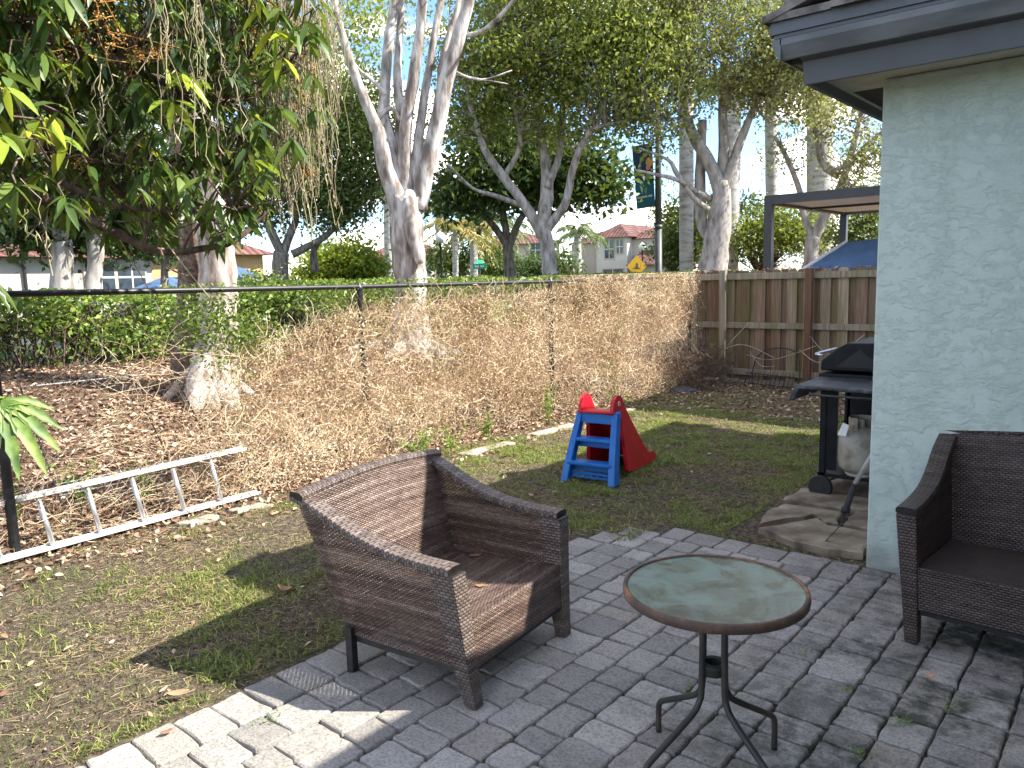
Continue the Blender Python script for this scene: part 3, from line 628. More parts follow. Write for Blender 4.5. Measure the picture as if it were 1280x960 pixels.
# ------------------------------------------------------------------ toddler slide
def slide():
    r = empty('toddler_slide', (-3.44,5.02,0), rad(8)); tag(r, 'small plastic toddler slide, red chute with blue ladder, on the lawn', 'slide')
    # local: x across, y away from ladder (slide direction); ladder leans
    H = .56; w0 = .21; w1 = .155
    for s in (-1,1):
        mb = MB(); pts = []
        K = 8
        for k in range(K+1):
            f = k/K; z = H*f; y = .19*f**1.15; x = s*(w0+(w1-w0)*f); ww = .032-.006*f; dd = .055-.015*f
            pts.append([(x-ww,y-dd,z),(x+ww,y-dd,z),(x+ww,y+dd,z),(x-ww,y+dd,z)])
        V = [q for p in pts for q in p]; Fc = [(3,2,1,0),(K*4,K*4+1,K*4+2,K*4+3)]+[(k*4+q,k*4+(q+1)%4,(k+1)*4+(q+1)%4,(k+1)*4+q) for k in range(K) for q in range(4)]
        mesh('side_rail', V, Fc, M['blue'], r, bevel=.012)
    for z,y in ((.155,.02),(.335,.1)):
        f = z/H; ww = w0+(w1-w0)*f
        mb = MB(); mb.box((-ww,y-.035,z-.015),(ww,y+.07,z+.015)); mb.box((-ww,y+.045,z-.075),(ww,y+.062,z-.012)); mb.build('step', M['blue'], r, bevel=.007)
    mb = MB(); mb.box((-w1,.145,H-.1),(w1,.175,H-.002)); mb.build('top_panel', M['blue'], r, bevel=.006)
    mb = MB(); mb.box((-w0+.02,.03,.06),(w0-.02,.045,.08)); mb.box((-w0+.02,.03,.0+.03),(w0-.02,.045,.045))
    for k in range(7): mb.box((-w0+.03+k*.058,.031,.04),(-w0+.045+k*.058,.044,.065))
    mb.build('lattice', M['blue'], r)
    # red body: two side walls with round cheeks, platform and chute
    side = [(.13,H),(.14,H+.05),(.17,H+.1),(.215,H+.122),(.26,H+.118),(.3,H+.09),(.35,H+.015),(.5,.4),(.68,.2),(.80,.1),(.9,.09),(.95,.05),(.94,.0),(.86,.0),(.7,.02),(.35,.02+.02),(.32,.2),(.28,H-.06)]
    for s in (-1,1):
        def tilt(y, z): return s*(.155+.03*max(0,(H-z))/H*1.2)
        V = []; n = len(side)
        for d in (0,.028):
            for (y,z) in side: V.append((tilt(y,z)-s*d, y, z))
        Fc = [tuple(range(n)), tuple(range(n,2*n))[::-1]]+[(q,(q+1)%n,n+(q+1)%n,n+q) for q in range(n)]
        mesh('side_wall', V, Fc, M['red'], r, bevel=.008)
    P = smoothpath([(0,.13,H),(0,.3,H-.005),(0,.4,H-.08),(0,.6,.27),(0,.78,.1),(0,.88,.055),(0,.97,.06)],4)
    V = []; Fc = []; n = len(P)
    for p in P:
        for x in (-.15,-.11,.11,.15): V.append((x*(1+.2*(H-p[2])/H), p[1], p[2]+(.012 if abs(x)>.12 else 0)))
    for p in P:
        for x in (-.15,-.11,.11,.15): V.append((x*(1+.2*(H-p[2])/H), p[1], p[2]-.018))
    for i_ in range(n-1):
        for k in range(3): Fc += [(i_*4+k,i_*4+k+1,(i_+1)*4+k+1,(i_+1)*4+k), (n*4+i_*4+k,n*4+(i_+1)*4+k,n*4+(i_+1)*4+k+1,n*4+i_*4+k+1)]
        Fc += [(i_*4,(i_+1)*4,n*4+(i_+1)*4,n*4+i_*4),(i_*4+3,n*4+i_*4+3,n*4+(i_+1)*4+3,(i_+1)*4+3)]
    Fc += [(0,n*4,n*4+1,1),(1,n*4+1,n*4+2,2),(2,n*4+2,n*4+3,3)]; e = (n-1)*4; Fc += [(e,e+1,n*4+e+1,n*4+e),(e+1,e+2,n*4+e+2,n*4+e+1),(e+2,e+3,n*4+e+3,n*4+e+2)]
    mesh('chute', V, Fc, M['red'], r, smooth=True)
    mb = MB(); mb.tube([(-.155,.125,H-.002),(.155,.125,H-.002)], .014, 8); mb.build('platform_lip', M['red'], r, smooth=True)
    # oval maker's badge
    V = [(.1585+.002, .235+.022*math.cos(2*math.pi*k/16), H+.06+.02*math.sin(2*math.pi*k/16)) for k in range(16)]; V += [(v[0]-.004,v[1],v[2]) for v in V]
    bd = mesh('badge', V, [tuple(range(16)),tuple(range(16,32))[::-1]]+[(k,(k+1)%16,16+(k+1)%16,16+k) for k in range(16)], M['white_paint'], r)
    mb = MB(); mb.box((.161,.222,H+.063),(.163,.25,H+.069)); mb.box((.161,.226,H+.052),(.163,.244,H+.057)); mb.build('badge_print', M['red'], bd)
slide()

# ------------------------------------------------------------------ ladder
def ladder():
    r = empty('aluminium_ladder', (-5.25,1.2,0)); tag(r, 'long aluminium ladder lying on its side against the chain-link fence', 'ladder')
    def rail(a_, b_, nm):
        a_ = Vector(a_); b_ = Vector(b_); t = (b_-a_).normalized(); u = Vector((1,0,0)); w = t.cross(u).normalized()
        mb = MB()
        for (du,dw,eu,ew) in ((-.035,-.002,.035,.002),(-.035,-.012,-.031,.012),(.031,-.012,.035,.012)):
            B = [a_+u*du+w*dw, a_+u*eu+w*dw, a_+u*eu+w*ew, a_+u*du+w*ew]; T = [b_+u*du+w*dw, b_+u*eu+w*dw, b_+u*eu+w*ew, b_+u*du+w*ew]; mb.hexa(B,T)
        mb.build(nm, M['alu_dirty'], r)
    y0,y1 = -1.2, 2.05
    # bottom rail on the ground, top rail leaning to the fence
    rail((-.03,y0,.035),(-.12,y1,.035),'rail'); rail((-.16,y0,.335),(-.2,y1-.05,.385),'rail')
    for k in range(10):
        y = 1.72-.295*k; f = (y-y0)/(y1-y0)
        mb = MB(); mb.tube([(-.03-.09*f,y+.01,.036),(-.16-.04*f,y-.015,.335+.05*f)], .0165, 10); mb.build('rung', M['aluminium'], r, smooth=True)
ladder()

# ------------------------------------------------------------------ grill, tank, tool
def grill():
    r = empty('gas_grill', (-1.5,5.7,.03)); tag(r, 'black gas barbecue grill on wheels standing beside the house corner', 'grill')
    # local coords, front faces -x
    x0,x1 = -.36,.2
    for y in (-.04,.52):
        for x in (x0+.03,x1-.03):
            mb = MB(); mb.box((x-.02,y-.02,.1 if x<0 else 0),(x+.02,y+.02,.84)); mb.build('leg', M['grill_black'], r)
    for lo,hi in (((x0+.03,.5,.16),(x1,.515,.8)),((x1-.02,-.02,.16),(x1,.499,.8)),((x0+.05,-.052,.18),(x0+.13,-.045,.76))): mb = MB(); mb.box(lo,hi); mb.build('side_panel', M['grill_black'], r)
    mb = MB(); mb.box((x0,-.06,.13),(x1,.54,.155)); mb.build('base_shelf', M['grill_black'], r)
    mb = MB(); mb.box((x0-.02,-.03,.78),(x1+.02,.52,.88)); mb.build('firebox', M['grill_black'], r, bevel=.01)
    mb = MB(); mb.box((x0+.02,-.57,.835),(x1,-.04,.86)); mb.hexa([(x0-.04,-.56,.76),(x0-.01,-.56,.75),(x0-.01,-.04,.75),(x0-.04,-.04,.76)],[(x0+.01,-.57,.862),(x0+.05,-.57,.862),(x0+.05,-.04,.862),(x0+.01,-.04,.862)]); mb.build('side_shelf', M['grill_shelf'], r, bevel=.008)
    mb = MB(); mb.tube([(x0+.12,-.6,.82),(x0+.12,-.62,.81),(x1-.05,-.62,.81),(x1-.05,-.6,.82)], .008, 8); mb.build('towel_bar', M['black_metal'], r, smooth=True)
    # lid: profile in x/z with sloped front
    pr = [(x0-.01,.9),(x0-.005,.97),(x0+.1,1.06),(x0+.17,1.1),(x1-.08,1.11),(x1,1.05),(x1+.01,.9)]
    mb = MB(); mb.prism(pr,1,-.03,.52); mb.build('lid', M['grill_black'], r, bevel=.012)
    mb = MB(); mb.prism([(x0+.1,.93),(x0+.26,1.06),(x0+.42,.93)],1,-.036,-.0305); mb.build('lid_badge_panel', M['rubber'], r)
    mb = MB(); mb.tube([(x0-.01,.03,1.0),(x0-.06,.03,1.01),(x0-.06,.46,1.01),(x0-.01,.46,1.0)], .011, 8); mb.build('lid_handle', M['aluminium'], r, smooth=True)
    for y in (-.075,.56):
        w = mbw = MB(); V = []
        mb = MB(); n = 24; prof = [(.02,-.02),(.078,-.02),(.085,-.012),(.085,.012),(.078,.02),(.02,.02)]
        V = [(x0+.03+a_*math.cos(2*math.pi*k/n), y+b_, .055+a_*math.sin(2*math.pi*k/n)) for a_,b_ in prof for k in range(n)]
        Fc = [(i_*n+k,i_*n+(k+1)%n,(i_+1)*n+(k+1)%n,(i_+1)*n+k) for i_ in range(5) for k in range(n)]+[tuple(range(n)),tuple(5*n+k for k in range(n))]
        wh = mesh('wheel', V, Fc, M['rubber'], r, smooth=False)
        mb = MB(); mb.tube([(x0+.03,y-.024,.055),(x0+.03,y+.024,.055)], .022, 12); mb.build('hub', M['black_metal'], wh)
    mb = MB(); mb.tube([(x0+.03,-.07,.055),(x0+.03,.56,.055)], .008, 8); mb.build('axle', M['black_metal'], r)
grill()
def tank():
    r = empty('propane_tank', (-1.585,5.72,.188)); tag(r, 'weathered cream propane gas cylinder standing on the bottom shelf of the black grill', 'gas tank')
    mb = MB(); mb.lathe([(.1,0),(.105,.02)],n=28); mb.lathe([(.04,.02),(.11,.03),(.145,.06),(.152,.1),(.152,.25),(.145,.29),(.11,.325),(.05,.345),(.02,.35)],n=32); mb.build('body', M['tank'], r, smooth=True)
    n = 28; V = []; Fc = []
    for rr_ in (.088,.083):
        for z in (.325,.42):
            for k in range(22): a_ = rad(-130)+rad(260)*k/21; V.append((rr_*math.cos(a_+2.4),rr_*math.sin(a_+2.4),z))
    for k in range(21): Fc += [(k,k+1,22+k+1,22+k),(44+k+1,44+k,66+k,66+k+1),(22+k,22+k+1,66+k+1,66+k)]
    mesh('collar', V, Fc, M['tank'], r)
    mb = MB(); mb.tube([(0,0,.34),(0,0,.4)],.018,10); mb.tube([(0,0,.39),(-.06,-.03,.395)],.016,10); mb.build('valve', M['grey_pole'], r)
    mb = MB(); mb.hexa([(-.125,-.13,.3),(-.06,-.16,.3),(-.06,-.157,.3),(-.125,-.127,.3)],[(-.1,-.1,.385),(-.05,-.13,.375),(-.05,-.127,.375),(-.1,-.097,.385)]); mb.build('paper_tag', M['white_paint'], r)
tank()
def tool():
    r = empty('long_handled_tool', (-1.47,4.6,.02)); tag(r, 'long black garden tool with grey handle leaning against the house corner', 'garden tool')
    mb = MB(); mb.tube([(.275,.12,.66),(.3,.14,.9),(.15,.06,.38)][0::2],.013,10); mb.tube([(.275,.12,.66),(.31,.135,.86)],.015,10); mb.build('handle', M['grey_pole'], r, smooth=True)
    mb = MB(); mb.tube([(.15,.06,.38),(.115,.045,.24),(.1,.03,.2)],[.016,.018,.014],10); mb.tube([(.11,.04,.235),(.11,.04,.205)],.026,10); mb.build('joint', M['rubber'], r, smooth=True)
    P = smoothpath([(.1,.03,.2),(.095,.02,.14),(.05,.0,.07),(0,-.01,.0)],4); V = []
    for i_,p in enumerate(P):
        w = .02*(1-i_/(len(P)-1))**.5+.003; V += [(p[0]-.004,p[1]-w,p[2]),(p[0]-.004,p[1]+w,p[2]),(p[0]+.004,p[1]+w,p[2]+.004),(p[0]+.004,p[1]-w,p[2]+.004)]
    n = len(P); mesh('blade', V, [(0,1,2,3),tuple((n-1)*4+k for k in (3,2,1,0))]+[(i_*4+k,i_*4+(k+1)%4,(i_+1)*4+(k+1)%4,(i_+1)*4+k) for i_ in range(n-1) for k in range(4)], M['black_metal'], r)
tool()
def slab(name, label, pts, z, th, cat, group, mat, jag=.015):
    out = []
    n = len(pts); qx = sum(p[0] for p in pts)/n; qy = sum(p[1] for p in pts)/n; pts = [(qx+(p[0]-qx)*.91, qy+(p[1]-qy)*.91) for p in pts]
    for i_ in range(n):
        a_,b_ = pts[i_],pts[(i_+1)%n]
        for t in (0,.25,.5,.75): out.append((a_[0]+(b_[0]-a_[0])*t+random.uniform(-jag,jag), a_[1]+(b_[1]-a_[1])*t+random.uniform(-jag,jag)))
    m_ = len(out); cx = sum(p[0] for p in out)/m_; cy = sum(p[1] for p in out)/m_
    V = [(p[0],p[1],z-th-.03) for p in out]+[(p[0],p[1],z-.008) for p in out]+[(cx+(p[0]-cx)*.95,cy+(p[1]-cy)*.95,z+random.uniform(-.002,.002)) for p in out]
    Fc = [(k,(k+1)%m_,m_+(k+1)%m_,m_+k) for k in range(m_)]+[(m_+k,m_+(k+1)%m_,2*m_+(k+1)%m_,2*m_+k) for k in range(m_)]+[tuple(2*m_+k for k in range(m_))]
    cz = z-th; o = mesh(name, [(v[0]-cx,v[1]-cy,v[2]-cz) for v in V], Fc, mat, loc=(cx,cy,cz)); tag(o, label, cat, group); return o
G1 = 'flagstones laid beside the house'
slab('flagstone','large flagstone nearest the pavers, under the tip of the garden tool',[(-1.9,4.62),(-1.66,4.48),(-1.44,4.45),(-1.2,4.5),(-1.2,4.95),(-1.55,4.93),(-1.66,5.06)],.045,.04,'flagstone',G1,M['stone'])
slab('flagstone','flagstone with the left corner pointing into the lawn, middle of the row',[(-1.93,4.68),(-1.68,5.09),(-1.58,4.96),(-1.5,5.0),(-1.55,5.28),(-1.95,5.25),(-2.0,5.0)],.04,.035,'flagstone',G1,M['stone'])
slab('flagstone','flagstone behind the garden tool between lawn and house wall',[(-1.48,4.98),(-1.2,4.98),(-1.2,5.34),(-1.52,5.34)],.042,.035,'flagstone',G1,M['stone'])
slab('flagstone','flagstone in front of the grill wheel',[(-2.03,5.3),(-1.56,5.32),(-1.5,5.37),(-1.22,5.38),(-1.22,5.7),(-1.7,5.68),(-2.02,5.72)],.04,.035,'flagstone',G1,M['stone'])
slab('flagstone','flagstone lying under the gas grill',[(-1.98,5.76),(-1.22,5.75),(-1.2,6.35),(-1.85,6.35)],.032,.03,'flagstone',G1,M['stone'])
G2 = 'flat edging stones along the fence'
ed = [(-5.12,2.62,.28,'first edging stone right of the ladder end'),(-5.1,3.0,.3,'edging stone just past the ladder, bigger of the pair'),(-4.97,4.35,.45,'edging strip behind the armchair back'),(-4.95,5.5,.75,'edging strip left of the toddler slide'),(-4.98,6.6,.8,'edging strip behind the toddler slide'),(-4.92,7.75,.9,'edging strip farthest along the fence')]
for (x,y,l,t) in ed: slab('edging_stone', t, [(x-.07,y-l/2),(x+.07,y-l/2+.03),(x+.06,y+l/2),(x-.05,y+l/2-.02)], .022, .02, 'edging stone', G2, M['edging'], .02)

# ------------------------------------------------------------------ wood fence
def woodfence():
    r = empty('wood_fence', (-5.6,10.95,0)); tag(r, 'weathered stained wooden privacy fence closing the far end of the yard', 'fence')
    Lx = 8.0; mb = MB(); x = 0; k = 0
    while x < Lx:
        w = .138+random.uniform(-.006,.006); y = .03 if k%2 else .075; t = random.uniform(-.006,.012); hh = 1.66+t
        poly = [(x,.06+random.uniform(-.03,.02)),(x+w,.06),(x+w,hh-.03),(x+w-.03,hh),(x+.03,hh),(x,hh-.03)]; mb.prism(poly,1,y,y+.018)
        x += w-.022 if k%2 else w-.022; k += 1
    mb.build('boards', M['wood'], r)
    for z,hh in ((1.53,.09),(.82,.085),(.13,.09)):
        mb = MB(); xx = 0
        mb.box((-.02,-.008,z),(Lx,.03,z+hh)); mb.build('rail', M['wood_rail'], r, bevel=.004)
    for i_,x in enumerate((.57,1.83,3.1,4.4,5.7)):
        mb = MB(); mb.box((x-.045,-.1,-.1),(x+.045,-.0085,1.665+.004*i_)); mb.build('post', M['wood_post'] if i_ else M['wood_rail'], r, bevel=.004)
    n = 260; P = np.stack([rng.uniform(0,Lx,n), rng.uniform(.0,.09,n), 1.665+rng.uniform(0,.012,n)],-1); V,Fc = leaves_np(P, rng.uniform(.03,.09,n), .5, flat=.8)
    mesh('lodged_leaves', V, Fc, M['litter'], r)['kind'] = 'stuff'
woodfence()
# wire bench frame leaning on fence
def wirebench():
    r = empty('wire_trellis', (-4.18,10.78,0), 0); tag(r, 'dark rounded wire garden trellis leaning at the foot of the wooden fence', 'trellis')
    mb = MB(); mb.tube(smoothpath([(-.33,-.02,.0),(-.32,.02,.3),(-.2,.05,.5),(.05,.06,.56),(.28,.05,.5),(.34,.02,.3),(.34,-.02,.0)],5),.009,6); mb.build('hoop', M['rust_wire'], r)
    mb = MB(); mb.tube([(-.4,-.12,.2),(.33,-.1,.17)],.007,6); mb.tube([(-.42,-.14,.06),(.32,-.12,.03)],.007,6)
    for k in range(12): x = -.38+.062*k; mb.tube([(x+.02,-.11,.22),(x-.02,-.14,.0)],.0045,5)
    mb.tube([(-.1,.04,.0),(-.06,.055,.53)],.004,5); mb.tube([(.12,.04,.0),(.1,.055,.54)],.004,5); mb.build('bars', M['rust_wire'], r)
wirebench()
# dark stone near fence corner
def rock():
    V = []; n = 14; m_ = 7
    for j in range(m_):
        ph = math.pi/2*j/(m_-1)
        for k in range(n):
            a_ = 2*math.pi*k/n; rr_ = (.17*math.cos(ph)+.002)*(1+.18*math.sin(a_*3+j)+.1*math.cos(a_*5)); V.append((rr_*1.15*math.cos(a_), rr_*.8*math.sin(a_), .1*math.sin(ph)))
    Fc = [(j*n+k,j*n+(k+1)%n,(j+1)*n+(k+1)%n,(j+1)*n+k) for j in range(m_-1) for k in range(n)]+[tuple((m_-1)*n+k for k in range(n))]
    o = mesh('dark_stone', V, Fc, M['pole_grey'], loc=(-5.07,9.76,-.01)); tag(o, 'low dark grey stone lying at the corner where both fences meet', 'stone')
rock()

# ------------------------------------------------------------------ chain link fence
FP = [(-5.40,-1.5),(-5.40,1.56),(-5.62,4.56),(-5.58,7.38),(-5.5,10.75)]
def fx(y): return np.interp(y, [p[1] for p in FP], [p[0] for p in FP])
def chain():
    r = empty('chain_link_fence', (-5.5,1.56,0)); o3 = np.array([5.5,-1.56,0]); tag(r, 'black chain-link fence with top rail running along the left side of the yard', 'fence')
    for (x,y) in FP:
        mb = MB(); mb.tube([(x+5.5,y-1.56,-.1),(x+5.5,y-1.56,1.585)],.03,12); mb.lathe([(.034,1.575),(.034,1.6),(.01,1.64)],(x+5.5,y-1.56,0),12); mb.build('post', M['fence_black'], r, smooth=False)
    mb = MB(); mb.tube([(x+5.5,y-1.56,z) for (x,y),z in zip(FP,(1.63,1.635,1.605,1.59,1.59))],.021,10); mb.build('top_rail', M['fence_black'], r, smooth=True)
    # diamond wire
    s = .056; nz = int(1.56/s); ws_ = []
    y = -1.5; k = 0
    ys_ = np.arange(-1.5,10.7,s*1.0)
    P = []
    for sgn in (0,1):
        pass
    for yi in ys_:
        z = np.arange(nz+1)*s+.03; off = np.where(np.arange(nz+1)%2==0, 0, s)
        yy = yi+off*.98; P.append(np.stack([fx(yy)+.03+np.where(np.arange(nz+1)%2==0,.003,-.003), yy, z],-1))
    P = np.array(P)+o3; V,Fc = tubes_np(P, .0017, 3); w = mesh('wire_mesh', V, Fc, M['fence_black'], r)
chain()
# leaning wire cage behind the fence
def cage():
    r = empty('wire_plant_cage', (-5.9,2.3,0)); tag(r, 'thin dark wire plant support standing crooked behind the ladder', 'plant support')
    z0 = float(h(-5.9,2.3)); r.location.z = z0
    for a_,b_ in (((0,-.25,0),(-.25,-.38,1.0)),((.02,.62,0),(-.2,.35,1.0)),((.0,1.0,0),(-.25,.72,1.0))): MB().tube([a_,b_],.006,6).build('upright', M['rust_wire'], r)
    for f in (.12,.2,.28,.98): mb = MB(); mb.tube([(-.25*f,-.25-.13*f,f),(-.2*f,.62-.27*f,f),(-.25*f,1.0-.28*f,f)],.004,5); mb.build('cross_wire', M['aluminium'], r)
cage()

# ------------------------------------------------------------------ vegetation on the ground
def on_ground(x,y,dz=0): return np.stack([x,y,h(x,y)+dz],-1)
def in_patio(x,y): return (x > -2.83)*(y < 4.42)*(1-(x<-2.45)*(y>3.95))
# grass
def grass():
    n = 640000; x = rng.uniform(-5.4,-1.2,n); y = rng.uniform(-.6,10.9,n)
    g = fbm(x*1.1+3,y*1.1,4); fine = fbm(x*7,y*7+5,3); f2 = fbm(x*2.6+40,y*2.6+5,3)
    p = np.clip((g-.38)*5,0.12,1)*np.clip((fine-.38)*6,.06,1)*np.clip((f2-.3)*4,.15,1)*np.where(y > 4.2,1.5,1)
    p *= np.where(y > 9.2, .3, 1)*np.where(x < -5.0, .4, 1)*np.where(y < 2.4, .7, 1.)
    keep = ((rng.random(n) < p)*(in_patio(x,y) == 0)*((x < -1.25) | (y > 8.8))).astype(bool)
    st = (x > -2.05)*(y > 4.45)*(y < 6.4); keep &= ~st.astype(bool)
    x,y = x[keep],y[keep]; n = len(x); base = on_ground(x,y,-.004)
    hgt = rng.uniform(.009,.03,n)*np.where(fbm(x*2.5,y*2.5,2)>.56,1.5,1.); a_ = rng.uniform(0,2*math.pi,n); lean = rng.uniform(.5,2.2,n)
    d = np.stack([np.cos(a_),np.sin(a_),np.zeros(n)],-1); up = np.array([0,0,1.])
    mid = base+d*(hgt*lean*.4)[:,None]+up*(hgt*.7)[:,None]; tip = base+d*(hgt*lean)[:,None]+up*hgt[:,None]*.95
    s = np.stack([-np.sin(a_),np.cos(a_),np.zeros(n)],-1)*rng.uniform(.0015,.003,n)[:,None]
    V = np.stack([base-s,base+s,mid-s*.8,mid+s*.8,tip-s*.15,tip+s*.15],1).reshape(-1,3); b_ = np.arange(n)*6
    Fq = np.stack([np.stack([b_,b_+1,b_+3,b_+2],-1),np.stack([b_+2,b_+3,b_+5,b_+4],-1)],1).reshape(-1,4)
    o = mesh('lawn_grass', V, Fq, M['grass']); tag(o, 'short patchy green grass growing over the bare soil of the yard', 'grass', kind='stuff')
    # dead straw
    n = 150000; x = rng.uniform(-5.45,-1.2,n); y = rng.uniform(-.6,10.9,n); k = ((in_patio(x,y) == 0)*(rng.random(n) < np.clip((fbm(x*2+31,y*2,3)-.3)*2.6,.1,1))).astype(bool); x,y = x[k],y[k]; n = len(x)
    c = on_ground(x,y,.003); a_ = rng.uniform(0,2*math.pi,n); l = rng.uniform(.015,.07,n)
    d = np.stack([np.cos(a_)*l,np.sin(a_)*l,rng.uniform(0,.01,n)],-1); P = np.stack([c,c+d*.5+rng.normal(size=(n,3))*[.004,.004,.002],c+d],1); P[:,:,2] = np.maximum(P[:,:,2], h(P[:,:,0],P[:,:,1])+.001)
    V,Fc = ribbons_np(P,.0024); tag(mesh('dead_grass', V, Fc, M['straw']), 'dry straw and dead grass stems scattered over the lawn soil', 'dead grass', kind='stuff')
grass()
def crumbs():
    n = 150000; x = rng.uniform(-5.45,-1.2,n); y = -.6+rng.random(n)**1.3*9; k = (in_patio(x,y) == 0); x,y = x[k],y[k]; n = len(x)
    V,Fc = leaves_np(on_ground(x,y,.003), .004+.012*rng.random(n)**2.5, .7, flat=.4)
    tag(mesh('soil_debris', V, Fc, M['crumb']), 'fine crumbs of soil, bark and broken leaf on the bare lawn earth', 'soil debris', kind='stuff')
crumbs()
# leaf litter
def curled_np(Cn, size):
    """curled lens-shaped leaves lying about"""
    n = len(Cn); a_ = rng.uniform(0,2*math.pi,n); tl = rng.normal(size=n)*.35; d = np.stack([np.cos(a_),np.sin(a_),tl],-1); d /= np.linalg.norm(d,axis=1,keepdims=True)
    u = np.stack([rng.normal(size=n)*.5,rng.normal(size=n)*.5,np.ones(n)],-1); s_ = np.cross(d,u); s_ /= np.linalg.norm(s_,axis=1,keepdims=True); up = np.cross(s_,d); L_ = size[:,None]; w = L_*rng.uniform(.16,.3,n)[:,None]; cu = rng.uniform(-.25,.5,n)[:,None]*L_; fo = rng.uniform(0,.9,n)[:,None]*w
    V = []
    for t,wv in ((-.5,.05),(-.22,.85),(.08,1.),(.34,.65),(.5,.04)):
        c = Cn+d*L_*t+up*cu*(t*t*2); V += [c-s_*w*wv+up*fo*wv, c, c+s_*w*wv+up*fo*wv]
    V = np.stack(V,1).reshape(-1,3); b_ = np.arange(n)[:,None]*15
    F0 = np.array([(i*3+k,i*3+k+1,i*3+4+k,i*3+3+k) for i in range(4) for k in range(2)])
    return V, (b_[:,:,None]+F0[None]).reshape(-1,4)
def litter():
    n = 56000; x = -5.4-rng.random(n)**1.4*6.6; y = rng.uniform(-1,13,n); sz = [rng.uniform(.025,.09,n)]
    n2 = 700; x = np.concatenate([x, rng.uniform(-5.4,-2.85,n2), -5.38+rng.random(2600)**2*.6]); y = np.concatenate([y, rng.uniform(.3,10.9,n2), rng.uniform(0,10.8,2600)]); sz += [rng.uniform(.018,.05,n2),rng.uniform(.025,.06,2600)]
    n3 = 2400; x = np.concatenate([x, rng.uniform(-5.4,-2,n3)]); y = np.concatenate([y, 10.85-rng.random(n3)**1.5*2.4]); sz.append(rng.uniform(.03,.065,n3))
    sz = np.concatenate(sz); c = on_ground(x,y,.008+rng.random(len(x))*.012); V,Fc = curled_np(c, sz)
    tag(mesh('leaf_litter', V, Fc, M['litter']), 'fallen brown leaves covering the ground behind and under the chain-link fence', 'leaf litter', kind='stuff')
litter()
